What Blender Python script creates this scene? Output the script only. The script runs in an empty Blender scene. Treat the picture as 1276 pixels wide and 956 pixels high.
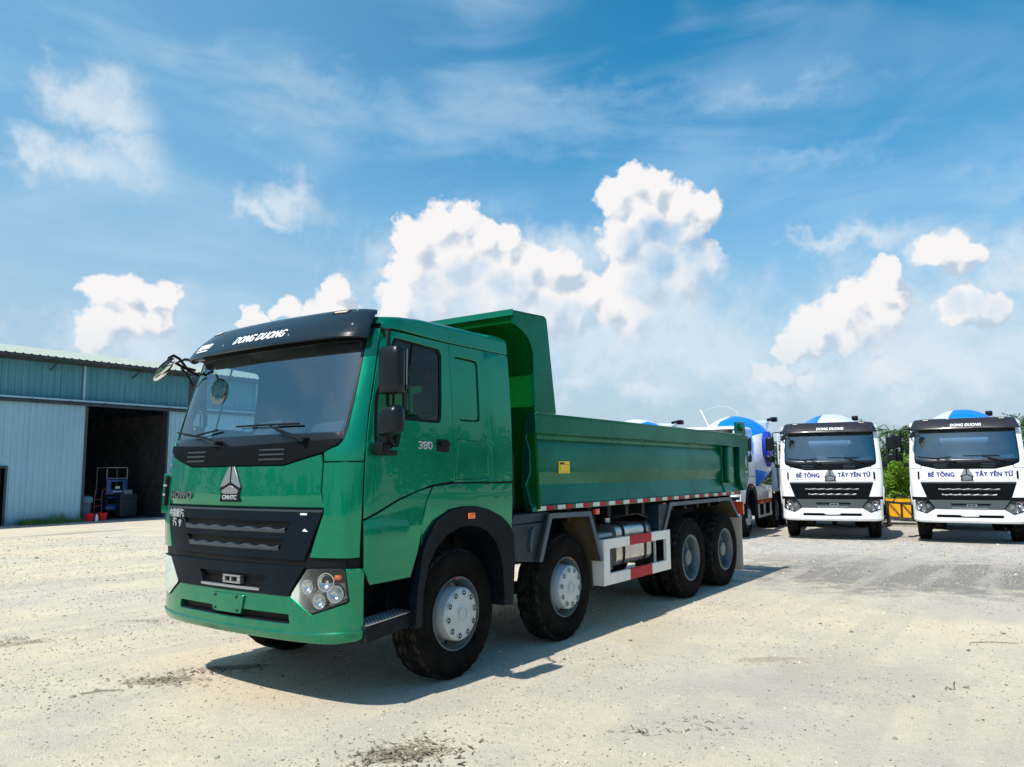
import bpy, bmesh, math, random, bisect
import numpy as np
from mathutils import Vector, Matrix, geometry, noise
R = math.radians
scene = bpy.context.scene
COL = scene.collection

# ------------------------------------------------------------------ camera
cam_d = bpy.data.cameras.new("camera"); cam = bpy.data.objects.new("camera", cam_d); COL.objects.link(cam)
FW = Vector((0.81402, 0.56946, 0.11438)); RT = Vector((0.57403, -0.81879, -0.00878)); UP = Vector((-0.08865, -0.07281, 0.99340))
CAM = Vector((-5.2283, -5.4048, 1.7269)); FPX = 959.66
m = Matrix((RT, UP, -FW)).transposed().to_4x4(); m.translation = CAM
cam.matrix_world = m
cam_d.sensor_width = 36; cam_d.lens = FPX / 1276 * 36; cam_d.clip_start = .05; cam_d.clip_end = 6000
scene.camera = cam

# ------------------------------------------------------------------ light
SUN = Vector((-0.75, 0.05, 1.02)).normalized()
sun_el = math.asin(SUN.z); sun_az = math.atan2(SUN.x, SUN.y)      # azimuth from +Y towards +X
sd = bpy.data.lights.new("sun", 'SUN'); sd.energy = 5.0; sd.angle = R(.53); sd.color = (1, .955, .88)
so = bpy.data.objects.new("sun", sd); COL.objects.link(so)
so.rotation_euler = (-SUN).to_track_quat('-Z', 'Y').to_euler(); so.location = (0, 0, 30)
scene.view_settings.view_transform = 'Standard'; scene.view_settings.look = 'None'
scene.view_settings.exposure = 0.06; scene.view_settings.gamma = 1.0
try: scene.view_settings.use_curve_mapping = False
except Exception: pass

class NT:
    """tiny node-tree helper"""
    def __init__(s, nt): s.t = nt; s.n = nt.nodes; s.l = nt.links
    def new(s, typ, **kw):
        n = s.n.new(typ)
        for k, v in kw.items(): setattr(n, k, v)
        return n
    def put(s, sock, v):
        if hasattr(v, 'is_output') or isinstance(v, bpy.types.NodeSocket): s.l.new(v, sock)
        elif v is not None: sock.default_value = v
    def math(s, op, a, b=None, c=None, clamp=False):
        n = s.new('ShaderNodeMath', operation=op, use_clamp=clamp); s.put(n.inputs[0], a)
        if b is not None: s.put(n.inputs[1], b)
        if c is not None: s.put(n.inputs[2], c)
        return n.outputs[0]
    def vmath(s, op, a, b=None, out=0, scale=None):
        n = s.new('ShaderNodeVectorMath', operation=op); s.put(n.inputs[0], a)
        if b is not None: s.put(n.inputs[1], b)
        if scale is not None: s.put(n.inputs['Scale'], scale)
        return n.outputs[out]
    def mix(s, f, a, b, blend='MIX'):
        n = s.new('ShaderNodeMix', data_type='RGBA', blend_type=blend); s.put(n.inputs[0], f); s.put(n.inputs[6], a); s.put(n.inputs[7], b)
        return n.outputs[2]
    def noise(s, vec, scale, detail=4, rough=.5, dist=0, out=0, dim='3D'):
        n = s.new('ShaderNodeTexNoise', noise_dimensions=dim); s.put(n.inputs['Vector'], vec); n.inputs['Scale'].default_value = scale
        n.inputs['Detail'].default_value = detail; n.inputs['Roughness'].default_value = rough; n.inputs['Distortion'].default_value = dist
        return n.outputs[out]
    def smooth(s, v, a, b, o0=0., o1=1.):
        n = s.new('ShaderNodeMapRange', interpolation_type='SMOOTHSTEP'); s.put(n.inputs[0], v)
        for k, x in zip((1, 2, 3, 4), (a, b, o0, o1)): n.inputs[k].default_value = x
        return n.outputs[0]
    def lin(s, v, a, b, o0=0., o1=1.):
        n = s.new('ShaderNodeMapRange'); s.put(n.inputs[0], v)
        for k, x in zip((1, 2, 3, 4), (a, b, o0, o1)): n.inputs[k].default_value = x
        return n.outputs[0]

def col(r, g, b): return (r, g, b, 1)

# ------------------------------------------------------------------ sky with clouds
world = bpy.data.worlds.new("World"); scene.world = world; world.use_nodes = True
w = NT(world.node_tree); w.n.clear()
SKY_STRENGTH = .115
sky = w.new('ShaderNodeTexSky', sky_type='NISHITA', sun_disc=False); sky.sun_elevation = sun_el; sky.sun_rotation = sun_az
sky.air_density = 1.0; sky.dust_density = .6; sky.ozone_density = 2.0
tc = w.new('ShaderNodeTexCoord').outputs['Generated']
sep = w.new('ShaderNodeSeparateXYZ'); w.put(sep.inputs[0], tc)
AZ0 = math.atan2(FW.y, FW.x)
azr = w.math('ARCTAN2', sep.outputs[1], sep.outputs[0])
U = w.math('MULTIPLY', w.math('SUBTRACT', azr, AZ0), -10.)         # sky azimuth, tenths of a radian to the right
V = w.math('MULTIPLY', w.math('ARCSINE', sep.outputs[2]), 10.)    # elevation
cb = w.new('ShaderNodeCombineXYZ'); w.put(cb.inputs[0], U); w.put(cb.inputs[1], V)
UV = cb.outputs[0]
rightm = w.smooth(U, 0.5, 6.5)
def azel(px, py):
    d = (FW + RT * ((px - 638) / FPX) - UP * ((py - 478) / FPX)).normalized()
    return (-(math.atan2(d.y, d.x) - AZ0) * 10, math.asin(d.z) * 10)
# cumulus towers: sky direction and angular radius of each billow
PUFFS = [
 (520,300,38),(548,285,30),(575,275,26),(560,320,46),(600,300,30),(632,302,24),(510,335,34),(615,335,46),(660,330,32),(690,335,28),(708,338,20),(545,370,60),(610,380,66),(680,385,50),(500,380,34),(650,350,40),
 (765,245,26),(790,232,24),(815,238,26),(845,258,32),(878,262,24),(800,275,46),(850,285,30),(775,300,34),(820,320,46),(860,330,34),(885,326,22),(800,345,50),(762,375,42),(735,365,28),(840,350,40),(720,385,34),(790,390,50),
 (130,362,24),(160,362,22),(185,372,18),(210,370,20),(135,395,30),(165,400,30),(195,395,26),(125,420,24),
 (422,366,20),(405,378,16),(355,384,15),(345,392,12),(310,392,14),(325,404,14),(385,398,22),(425,392,26),(298,402,10),
 (1160,315,22),(1185,312,24),(1205,322,18),(1185,385,20),(1210,380,24),(1240,385,20),(1105,462,20),(1125,470,16),(945,470,14),(970,468,16),(1000,472,12),
 (1108,342,18),(1100,362,28),(1070,372,28),(1045,392,30),(1015,410,28),(990,430,20),(975,440,12),(1100,395,36),(1060,415,30),(1020,432,18),(1120,372,22)]
PC = []
for px, py, r in PUFFS:
    a, e = azel(px, py); PC.append((a, e, r / 96.))
grp = bpy.data.node_groups.new("cloud_density", 'ShaderNodeTree')
grp.interface.new_socket("P", in_out='INPUT', socket_type='NodeSocketVector'); grp.interface.new_socket("D", in_out='OUTPUT', socket_type='NodeSocketFloat'); grp.interface.new_socket("S", in_out='OUTPUT', socket_type='NodeSocketFloat')
g = NT(grp); gi = g.new('NodeGroupInput').outputs[0]; go = g.new('NodeGroupOutput')
n1 = g.noise(gi, 2.2, 3, .55, 0, 1, '2D')
warp = g.vmath('MULTIPLY', g.vmath('SUBTRACT', n1, (0.5, 0.5, 0.5)), (.34, .34, 0))
gp = g.vmath('ADD', gi, warp)
cur = None
for a, e, r in PC:
    dd = g.vmath('DISTANCE', gp, (a, e, 0), out=1)
    f = g.math('MULTIPLY_ADD', dd, -1. / r, 1.)
    cur = f if cur is None else g.math('SMOOTH_MAX', cur, f, .18)
bil = None
for sc_, am in ((3.2, .22), (7.0, .11), (15., .06)):
    vo = g.new('ShaderNodeTexVoronoi', feature='F1', voronoi_dimensions='2D'); g.put(vo.inputs['Vector'], gp); vo.inputs['Scale'].default_value = sc_
    d2 = g.math('MULTIPLY', vo.outputs['Distance'], vo.outputs['Distance'])
    bil = g.math('MULTIPLY_ADD', d2, -am * 1.6, am * .45) if bil is None else g.math('MULTIPLY_ADD', d2, -am * 1.6, g.math('ADD', bil, am * .45))
fb = g.math('MULTIPLY_ADD', g.noise(gi, 7.5, 5, .65, 0, 0, '2D'), .44, -.22)
dens = g.math('ADD', g.math('ADD', cur, bil), fb)
g.put(go.inputs[0], dens); g.put(go.inputs[1], cur)
def dgrp(vec):
    n = w.new('ShaderNodeGroup'); n.node_tree = grp; w.put(n.inputs[0], vec); return n.outputs[0], n.outputs[1]
D0, S0 = dgrp(UV); D1, S1 = dgrp(w.vmath('ADD', UV, (-.15, .20, 0))); D2, S2 = dgrp(w.vmath('ADD', UV, (-.22, .60, 0)))
mask = w.math('MAXIMUM', w.smooth(D0, -.03, .30), w.smooth(S0, .16, .40))
lowfade = w.smooth(V, .7, 2.0)
big = w.noise(UV, .9, 4, .55, 0, 0, '2D')
# the lower, inner parts of the towers melt into the haze
inner = w.math('MULTIPLY', w.smooth(S2, .02, .85), w.smooth(big, .28, .55, .75, 1.))
soft = w.math('MULTIPLY', mask, w.math('MULTIPLY_ADD', lowfade, .78, .22))
soft = w.math('MULTIPLY', soft, w.math('MULTIPLY_ADD', inner, -.74, 1.))
lit = w.smooth(w.math('MULTIPLY_ADD', w.math('SUBTRACT', D0, D1), .10, w.math('MULTIPLY_ADD', w.math('SUBTRACT', S0, S1), 1.15, w.math('MULTIPLY_ADD', w.noise(UV, 4.5, 5, .6, 0, 0, '2D'), .5, -.25))), -.55, .16)
tone = w.mix(lit, col(.50, .60, .71), col(.90, .885, .885))
# thin broken cloud and high cirrus
SOFT = [(120,118,58,34),(160,142,36,30),(95,200,72,24),(150,188,40,22),(45,190,28,16),(365,248,52,24),(335,270,30,14),(700,320,90,40),(1180,318,44,20),(1215,386,50,24),(1110,470,46,34),(960,470,52,18),(1205,440,24,12),
        (1260,335,60,40),(820,490,70,24),(715,478,50,22),(590,370,150,80),(1100,440,140,60),(170,430,80,60),(800,420,150,80),(1270,320,50,26),(1000,480,70,22),(840,390,60,50),(600,420,200,50),(860,440,160,50),(1150,450,200,60),(1130,420,130,80),(1200,470,110,40),(1080,300,70,18),(1020,300,40,12)]
sc = None
swarp = w.vmath('MULTIPLY', w.vmath('SUBTRACT', w.noise(UV, 1.3, 4, .6, 0, 1, '2D'), (0.5, 0.5, 0.5)), (.9, .9, 0))
sp = w.vmath('ADD', UV, swarp)
for px, py, rx, ry in SOFT:
    a, e = azel(px, py)
    v = w.vmath('MULTIPLY', w.vmath('SUBTRACT', sp, (a, e, 0)), (96. / rx * .8, 96. / ry * .8, 0))
    f = w.math('SUBTRACT', 1.25, w.vmath('LENGTH', v, out=1))
    sc = f if sc is None else w.math('MAXIMUM', sc, f)
sn = w.noise(UV, 2.6, 6, .6, 0, 0, '2D')
softm = w.smooth(w.math('MULTIPLY_ADD', sn, 1.3, w.math('SUBTRACT', sc, .75)), -.06, 1.25, 0, .78)
st = w.new('ShaderNodeMapping'); w.put(st.inputs[0], UV); st.inputs['Rotation'].default_value = (0, 0, R(9)); st.inputs['Scale'].default_value = (.26, .95, 1)
ci = w.noise(st.outputs[0], 1.25, 5, .52, .5, 0, '2D')
ci2 = w.noise(UV, .45, 2, .5, 0, 0, '2D')
cir = w.math('MULTIPLY', w.smooth(w.math('MULTIPLY', ci, w.math('MULTIPLY_ADD', ci2, 1.2, .42)), .36, .85, 0, .34), w.math('MULTIPLY_ADD', rightm, -.55, 1.))
leftm = w.smooth(U, 2.5, -6.5, 0, .34)
haze = w.smooth(V, 4.6, .2, .0, .92)
base = w.vmath('SCALE', sky.outputs[0], scale=SKY_STRENGTH)
hs = w.new('ShaderNodeHueSaturation'); w.put(hs.inputs['Color'], base); hs.inputs['Hue'].default_value = .482; hs.inputs['Saturation'].default_value = 1.42; hs.inputs['Value'].default_value = 1.42
skyc = w.mix(leftm, hs.outputs[0], col(.40, .66, .85))
skyc = w.mix(haze, skyc, col(.43, .56, .68))
skyc = w.mix(cir, skyc, col(.58, .76, .90))
skyc = w.mix(softm, skyc, col(.72, .80, .87))
wis = None
for px, py, rx, ry in ((560,150,300,26),(700,128,160,16),(400,140,120,16),(380,100,120,12),(1020,190,90,10),(1260,230,60,14),(950,120,120,10)):
    a, e = azel(px, py); v = w.vmath('MULTIPLY', w.vmath('SUBTRACT', sp, (a, e, 0)), (96. / rx * .8, 96. / ry * .6, 0))
    f = w.math('SUBTRACT', 1.3, w.vmath('LENGTH', v, out=1)); wis = f if wis is None else w.math('MAXIMUM', wis, f)
wst = w.new('ShaderNodeMapping'); w.put(wst.inputs[0], UV); wst.inputs['Rotation'].default_value = (0, 0, R(12)); wst.inputs['Scale'].default_value = (.8, 2.6, 1)
wn_ = w.noise(wst.outputs[0], 1.8, 5, .6, .4, 0, '2D')
skyc = w.mix(w.smooth(w.math('MULTIPLY_ADD', wn_, 1.5, w.math('SUBTRACT', wis, .85)), -.1, 1.5, 0, .26), skyc, col(.62, .78, .90))
skyc = w.mix(soft, skyc, tone)
below = w.smooth(sep.outputs[2], -.02, 0.0)
skyc = w.mix(below, col(.30, .28, .25), skyc)
bg = w.new('ShaderNodeBackground'); w.put(bg.inputs[0], skyc); bg.inputs[1].default_value = 1.0
wo = w.new('ShaderNodeOutputWorld'); w.put(wo.inputs[0], bg.outputs[0])
world.cycles.sampling_method = 'MANUAL'; world.cycles.sample_map_resolution = 256

# ------------------------------------------------------------------ materials
def mat(name, c, rough=.5, metal=0., coat=0., coat_r=.03, var=0., vscale=3., bump=0., bscale=40., dust=0., emis=None, spec=None, c2=None, cior=1.5):
    mt = bpy.data.materials.new(name); mt.use_nodes = True; t = NT(mt.node_tree)
    b = t.n['Principled BSDF']; b.inputs['Base Color'].default_value = col(*c); b.inputs['Roughness'].default_value = rough
    b.inputs['Metallic'].default_value = metal; b.inputs['Coat Weight'].default_value = coat; b.inputs['Coat Roughness'].default_value = coat_r
    b.inputs['Coat IOR'].default_value = cior
    if spec is not None: b.inputs['Specular IOR Level'].default_value = spec
    o = t.new('ShaderNodeTexCoord').outputs['Object']
    cc = None
    if var or c2:
        n = t.noise(o, vscale, 5, .6)
        a2 = c2 if c2 else tuple(x * (1 - var) for x in c)
        a1 = c if c2 else tuple(min(1, x * (1 + var)) for x in c)
        cc = t.mix(t.smooth(n, .35, .65), col(*a1), col(*a2))
        t.put(b.inputs['Roughness'], t.lin(n, .3, .7, max(0, rough - .07), min(1, rough + .1)))
    if dust:
        s3 = t.new('ShaderNodeSeparateXYZ'); t.put(s3.inputs[0], o)
        n = t.noise(o, 9, 6, .65)
        low = t.smooth(s3.outputs[2], 1.3, .1)
        f = t.math('MULTIPLY', t.math('MULTIPLY', low, t.smooth(n, .3, .75)), dust)
        cc = t.mix(f, cc if cc is not None else col(*c), col(.42, .37, .29))
        t.put(b.inputs['Coat Weight'], t.math('MULTIPLY_ADD', f, -coat, coat)) if coat else None
    if cc is not None: t.put(b.inputs['Base Color'], cc)
    if bump:
        bn = t.new('ShaderNodeBump'); t.put(bn.inputs['Height'], t.noise(o, bscale, 4, .6)); bn.inputs['Strength'].default_value = bump
        bn.inputs['Distance'].default_value = .02; t.put(b.inputs['Normal'], bn.outputs[0])
    if emis: b.inputs['Emission Color'].default_value = col(*emis[:3]); b.inputs['Emission Strength'].default_value = emis[3]
    return mt
def glass(name, tint=(.78, .86, .86), refl=1.0, ior=1.5, rough=0.0):
    mt = bpy.data.materials.new(name); mt.use_nodes = True; t = NT(mt.node_tree); t.n.clear()
    tr = t.new('ShaderNodeBsdfTransparent'); tr.inputs[0].default_value = col(*tint)
    gl = t.new('ShaderNodeBsdfGlossy'); gl.inputs['Roughness'].default_value = rough; gl.inputs['Color'].default_value = col(refl * .84, refl * .97, refl)
    fr = t.new('ShaderNodeFresnel'); fr.inputs[0].default_value = ior
    ms = t.new('ShaderNodeMixShader'); t.put(ms.inputs[0], fr.outputs[0]); t.put(ms.inputs[1], tr.outputs[0]); t.put(ms.inputs[2], gl.outputs[0])
    o = t.new('ShaderNodeOutputMaterial'); t.put(o.inputs[0], ms.outputs[0]); return mt
M = {}
M['green'] = mat('green paint', (.0002, .215, .112), .24, .70, .60, .012, var=.04, vscale=1.5, dust=.14, spec=.1, cior=1.5)
M['green_body'] = mat('green body paint', (.0002, .130, .071), .26, .62, .16, .03, var=.14, vscale=1.2, bump=.08, bscale=1.3, dust=.14, spec=.08, cior=1.5)
M['green_in'] = mat('green inner paint', (.0005, .080, .011), .5, 0, 0, .2, var=.1, vscale=2, spec=.05)
M['white'] = mat('white paint', (.80, .81, .82), .35, 0, .8, .04, var=.02, dust=.25)
M['white_part'] = mat('white frame paint', (.76, .75, .70), .45, 0, .2, .1, var=.04, dust=.15)
M['visor_dark'] = mat('dark grey visor plastic', (.005, .013, .020), .30, 0, .35, .07, var=.06, spec=.2)
M['visor_grey'] = mat('brown grey visor plastic', (.026, .022, .026), .30, 0, .5, .08, var=.06, spec=.3)
M['plastic'] = mat('dark blue grey plastic', (.0035, .0085, .0145), .42, bump=.05, bscale=180, var=.08, dust=.04, spec=.08)
M['black'] = mat('black plastic', (.003, .0035, .0045), .5, var=.1, spec=.2)
M['cowl'] = mat('matte cowl plastic', (.003, .005, .007), .55, var=.1, spec=.07)
M['mirror'] = mat('mirror housing plastic', (.0045, .008, .011), .34, var=.08, spec=.25)
M['steel'] = mat('grey blue steel', (.012, .030, .046), .42, .1, .1, .1, var=.12, vscale=5, dust=.1, spec=.15)
M['steel_lt'] = mat('light grey blue steel edge', (.075, .11, .135), .42, .1, .1, .1, var=.1, dust=.1, spec=.2)
M['chassis'] = mat('chassis black', (.006, .007, .009), .55, var=.3, vscale=6, dust=.25, spec=.2)
M['alu'] = mat('tank alloy', (.62, .60, .56), .28, .9, var=.08, vscale=6)
M['galv'] = mat('battery cover', (.42, .43, .42), .5, .1, var=.08)
M['silver'] = mat('silver trim', (.40, .41, .42), .26, .8)
M['chrome'] = mat('chrome', (.75, .76, .78), .08, 1.)
M['lou'] = mat('grey louvre trim', (.045, .058, .070), .35, .3, spec=.3)
M['lou_w'] = mat('pale louvre trim', (.16, .17, .18), .3, .5)
M['rim'] = mat('grey blue wheel paint', (.050, .088, .108), .38, .1, .3, .1, var=.08, vscale=8, dust=.2)
M['hubc'] = mat('light grey hub cover', (.42, .48, .50), .36, .1, .3, .1, var=.06, vscale=8)
M['rubber'] = mat('tyre rubber', (.0045, .0043, .0043), .7, vscale=5, bump=.12, bscale=120, spec=.04, c2=(.013, .0115, .010))
M['tread'] = mat('dusty tyre tread', (.036, .034, .030), .9, c2=(.008, .008, .008), vscale=14, bump=.2, bscale=120, spec=.05)
M['glass'] = glass('windshield glass', (.82, .96, .97), 1.0, 2.7)
M['sideglass'] = glass('side window glass', (.66, .74, .76), 1.0, 1.4)
M['lampglass'] = glass('lamp lens', (.92, .94, .95), 1.0, 1.5)
M['mirrorglass'] = mat('mirror glass', (.7, .75, .78), .02, 1.)
M['frit'] = mat('windshield black border', (.006, .007, .008), .3, 0, .3, spec=.3)
M['inner'] = mat('cab interior trim', (.11, .19, .205), .7, var=.2, spec=.2)
M['inner_lt'] = mat('light grey interior trim', (.34, .36, .36), .7, var=.1)
M['seat'] = mat('seat fabric', (.10, .18, .20), .9, var=.2)
M['paper'] = mat('paper', (.85, .87, .87), .6)
M['redbox'] = mat('red plastic', (.75, .008, .02), .45)
M['red'] = mat('red reflective tape', (.42, .006, .016), .4, var=.1, vscale=20, spec=.2)
M['white_tape'] = mat('white reflective tape', (.62, .64, .56), .4, var=.06, vscale=20)
M['orange'] = mat('orange lamp', (.85, .16, .02), .2, 0, .6)
M['lampred'] = mat('orange red side marker', (.75, .07, .02), .25, 0, .6)
M['yellow'] = mat('yellow label', (.85, .55, .01), .45)
M['ink'] = mat('black ink', (.02, .02, .02), .6)
M['navy'] = mat('navy lettering', (.012, .016, .20), .4)
M['lett'] = mat('white lettering', (.85, .87, .88), .5)
M['lett_g'] = mat('grey lettering', (.42, .45, .47), .4, .3)
M['badge_g'] = mat('dark chrome lettering', (.16, .17, .17), .3, .6)
M['reflector'] = mat('lamp reflector', (.60, .62, .64), .20, .92)
M['lampin'] = mat('lamp housing', (.22, .24, .25), .20, .9)
M['flap'] = mat('beige mud flap', (.50, .45, .36), .7, var=.08)
M['grime'] = mat('dusty fender inside', (.075, .062, .042), .9, var=.2, spec=.1)
M['blue'] = mat('blue drum paint', (.004, .20, .80), .45, 0, .25, .05, var=.03, spec=.1)
M['white_drum'] = mat('white drum paint', (.78, .80, .83), .38, 0, .6, .05, var=.03)
M['bumper_grey'] = mat('grey green bumper plastic', (.055, .075, .080), .45, var=.05)
M['rubberhose'] = mat('hose rubber', (.02, .03, .036), .4)
# ------------------------------------------------------------------ helpers
def link(o, parent=None):
    COL.objects.link(o)
    if parent is not None: o.parent = parent
    return o
def tag(o, label=None, cat=None, group=None, kind=None):
    if label: o['label'] = label
    if cat: o['category'] = cat
    if group: o['group'] = group
    if kind: o['kind'] = kind
    return o
def thing(name, label, cat, loc=(0, 0, 0), rz=0, group=None):
    o = bpy.data.objects.new(name, None); o.empty_display_size = .3; link(o); o.location = loc; o.rotation_euler = (0, 0, rz)
    return tag(o, label, cat, group)
def kids(o): return [c for c in bpy.data.objects if c.parent is o]
def dup(o, parent=None):
    c = o.copy(); link(c)
    if parent is not None:
        c.parent = parent; c.matrix_parent_inverse = o.matrix_parent_inverse.copy()
    for ch in kids(o): dup(ch, c)
    return c
class MB:
    def __init__(s): s.v = []; s.f = []; s.m = []
    def add(s, vs, fs, mi=0):
        b = len(s.v); s.v += [tuple(x) for x in vs]; s.f += [tuple(b + i for i in f) for f in fs]; s.m += [mi] * len(fs); return s
    def box(s, a, b, mi=0, ch=0.0, rot=None, piv=None):
        x0, y0, z0 = [min(a[i], b[i]) for i in range(3)]; x1, y1, z1 = [max(a[i], b[i]) for i in range(3)]
        if ch <= 0:
            vs = [(x, y, z) for x in (x0, x1) for y in (y0, y1) for z in (z0, z1)]
            fs = [(0, 1, 3, 2), (4, 6, 7, 5), (0, 4, 5, 1), (2, 3, 7, 6), (0, 2, 6, 4), (1, 5, 7, 3)]
        else:
            c = min(ch, (x1 - x0) / 2.01, (y1 - y0) / 2.01, (z1 - z0) / 2.01)
            bm = bmesh.new(); bmesh.ops.create_cube(bm, size=1)
            for v in bm.verts: v.co = Vector(((x0 + x1) / 2 + v.co.x * (x1 - x0), (y0 + y1) / 2 + v.co.y * (y1 - y0), (z0 + z1) / 2 + v.co.z * (z1 - z0)))
            bmesh.ops.bevel(bm, geom=list(bm.edges), offset=c, segments=2, affect='EDGES', profile=.6)
            bm.verts.index_update(); vs = [v.co.copy() for v in bm.verts]; fs = [[v.index for v in f.verts] for f in bm.faces]; bm.free()
        if rot is not None:
            p = Vector(piv) if piv else Vector(((x0 + x1) / 2, (y0 + y1) / 2, (z0 + z1) / 2))
            vs = [p + rot @ (Vector(v) - p) for v in vs]
        return s.add(vs, fs, mi)
    def tube(s, pts, r, n=8, mi=0, cap=True, closed=False):
        pts = [Vector(p) for p in pts]; N = len(pts); rs = r if isinstance(r, (list, tuple)) else [r] * N
        vs = []; prev = None
        for i, p in enumerate(pts):
            if closed: d = pts[(i + 1) % N] - pts[i - 1]
            else: d = (pts[min(i + 1, N - 1)] - pts[max(i - 1, 0)])
            d.normalize()
            if prev is None: a = d.orthogonal().normalized()
            else: a = (prev - d * prev.dot(d)).normalized()
            prev = a; b = d.cross(a)
            for k in range(n):
                t = 2 * math.pi * k / n; vs.append(p + (a * math.cos(t) + b * math.sin(t)) * rs[i])
        fs = []
        for i in range(N if closed else N - 1):
            j = (i + 1) % N
            for k in range(n): fs.append((i * n + k, i * n + (k + 1) % n, j * n + (k + 1) % n, j * n + k))
        if cap and not closed: fs.append(tuple(range(n))[::-1]); fs.append(tuple((N - 1) * n + k for k in range(n)))
        return s.add(vs, fs, mi)
    def lathe(s, prof, n=48, axis='y', c=(0, 0, 0), mi=0, twist=0., mfun=None):
        """prof: list of (axial, radius)"""
        vs = []; c = Vector(c)
        for i, (a, r) in enumerate(prof):
            for k in range(n):
                t = 2 * math.pi * (k / n) + twist * i
                u, v_ = r * math.cos(t), r * math.sin(t)
                vs.append(c + (Vector((u, a, v_)) if axis == 'y' else Vector((a, u, v_)) if axis == 'x' else Vector((u, v_, a))))
        for i in range(len(prof) - 1):
            for k in range(n):
                f = (i * n + k, i * n + (k + 1) % n, (i + 1) * n + (k + 1) % n, (i + 1) * n + k)
                b = len(s.v) if False else None
                s.m.append(mfun(i, k) if mfun else mi); s.f.append(tuple(len(s.v) + q for q in f))
        s.v += [tuple(x) for x in vs]
        return s
    def prism(s, poly, a, b, axis='y', mi=0):
        """poly 2D extruded between a and b along axis. axis y: poly=(x,z); axis x: poly=(y,z); axis z: poly=(x,y)"""
        def P(q, t): return (q[0], t, q[1]) if axis == 'y' else (t, q[0], q[1]) if axis == 'x' else (q[0], q[1], t)
        n = len(poly); vs = [P(q, a) for q in poly] + [P(q, b) for q in poly]
        fs = [tuple(range(n)), tuple(range(2 * n - 1, n - 1, -1))] + [(i, i + n, (i + 1) % n + n, (i + 1) % n) for i in range(n)]
        return s.add(vs, fs, mi)
    def build(s, name, mats, parent=None, smooth=35, bevel=0, recalc=True, rename=None):
        me = bpy.data.meshes.new(name); me.from_pydata([tuple(v) for v in s.v], [], s.f)
        if not isinstance(mats, (list, tuple)): mats = [mats]
        for x in mats: me.materials.append(x)
        me.polygons.foreach_set('material_index', s.m)
        me.validate(verbose=False)
        if recalc:
            bm = bmesh.new(); bm.from_mesh(me); bmesh.ops.recalc_face_normals(bm, faces=bm.faces); bm.to_mesh(me); bm.free()
        if smooth:
            me.polygons.foreach_set('use_smooth', [True] * len(me.polygons)); me.set_sharp_from_angle(angle=R(smooth))
        o = bpy.data.objects.new(name, me); link(o, parent)
        if bevel:
            b = o.modifiers.new('bevel', 'BEVEL'); b.width = bevel; b.segments = 2; b.limit_method = 'ANGLE'; b.angle_limit = R(40)
        return o
def text_mesh(body, size, bold=.0, shear=0., xs=1.0, spacing=1.0, extrude=0., heavy=0.):
    cu = bpy.data.curves.new('t', 'FONT'); cu.body = body; cu.size = size; cu.offset = bold; cu.shear = shear; cu.align_x = 'CENTER'; cu.align_y = 'CENTER'
    cu.space_character = spacing; cu.resolution_u = 3; cu.extrude = extrude
    o = bpy.data.objects.new('t', cu); COL.objects.link(o); bpy.context.view_layer.update()
    me = bpy.data.meshes.new_from_object(o.evaluated_get(bpy.context.evaluated_depsgraph_get()))
    bpy.data.objects.remove(o)
    vs = [Vector((v.co.x * xs, v.co.y, v.co.z)) for v in me.vertices]; fs = [tuple(p.vertices) for p in me.polygons]
    if heavy:
        n = len(vs); V2 = []; F2 = []
        for k, (dx, dy) in enumerate(((0, 0), (heavy, 0), (-heavy, 0), (0, heavy * .6), (0, -heavy * .6))):
            V2 += [v + Vector((dx, dy, .0003 * k)) for v in vs]; F2 += [tuple(i + n * k for i in f) for f in fs]
        vs, fs = V2, F2
    return vs, fs

# ------------------------------------------------------------------ cab surface: (s, z) -> point, s runs round the plan outline
PLN = [(0, 0), (.5, .018), (.8, .046), (1.0, .088), (1.12, .14), (1.2, .21), (1.24, .30), (1.25, .43), (1.25, 2.12)]
def _dense():
    pts = [(-.5, .018)] + PLN[:8] + [(1.25, .9)]; out = []
    for i in range(1, len(pts) - 2):
        p0, p1, p2, p3 = pts[i - 1:i + 3]
        for k in range(12):
            t = k / 12
            out.append(tuple(.5 * ((2 * p1[j]) + (-p0[j] + p2[j]) * t + (2 * p0[j] - 5 * p1[j] + 4 * p2[j] - p3[j]) * t * t + (-p0[j] + 3 * p1[j] - 3 * p2[j] + p3[j]) * t ** 3) for j in (0, 1)))
    out.append(PLN[7]); out.append(PLN[8]); S = [0]
    for a, b in zip(out, out[1:]): S.append(S[-1] + math.hypot(b[0] - a[0], b[1] - a[1]))
    return out, S
_O, _S = _dense(); SMAX = _S[-1]
def interp(tab, v):
    if v <= tab[0][0]: return tab[0][1]
    for (a, b), (c, d) in zip(tab, tab[1:]):
        if v <= c: return b + (d - b) * (v - a) / (c - a)
    return tab[-1][1]
def sinterp(tab, v): return sum(interp(tab, v + k * .02) for k in (-2, -1, 0, 1, 2)) / 5
LEAN = [(.4, .0), (1.3, -.012), (1.6, .0), (1.9, .02), (2.0, .045), (2.85, .30), (2.95, .35), (3.1, .45)]
TUM = [(.4, .045), (.9, .032), (1.40, 0), (1.9, 0), (2.3, .012), (2.95, .055), (3.1, .08)]
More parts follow.
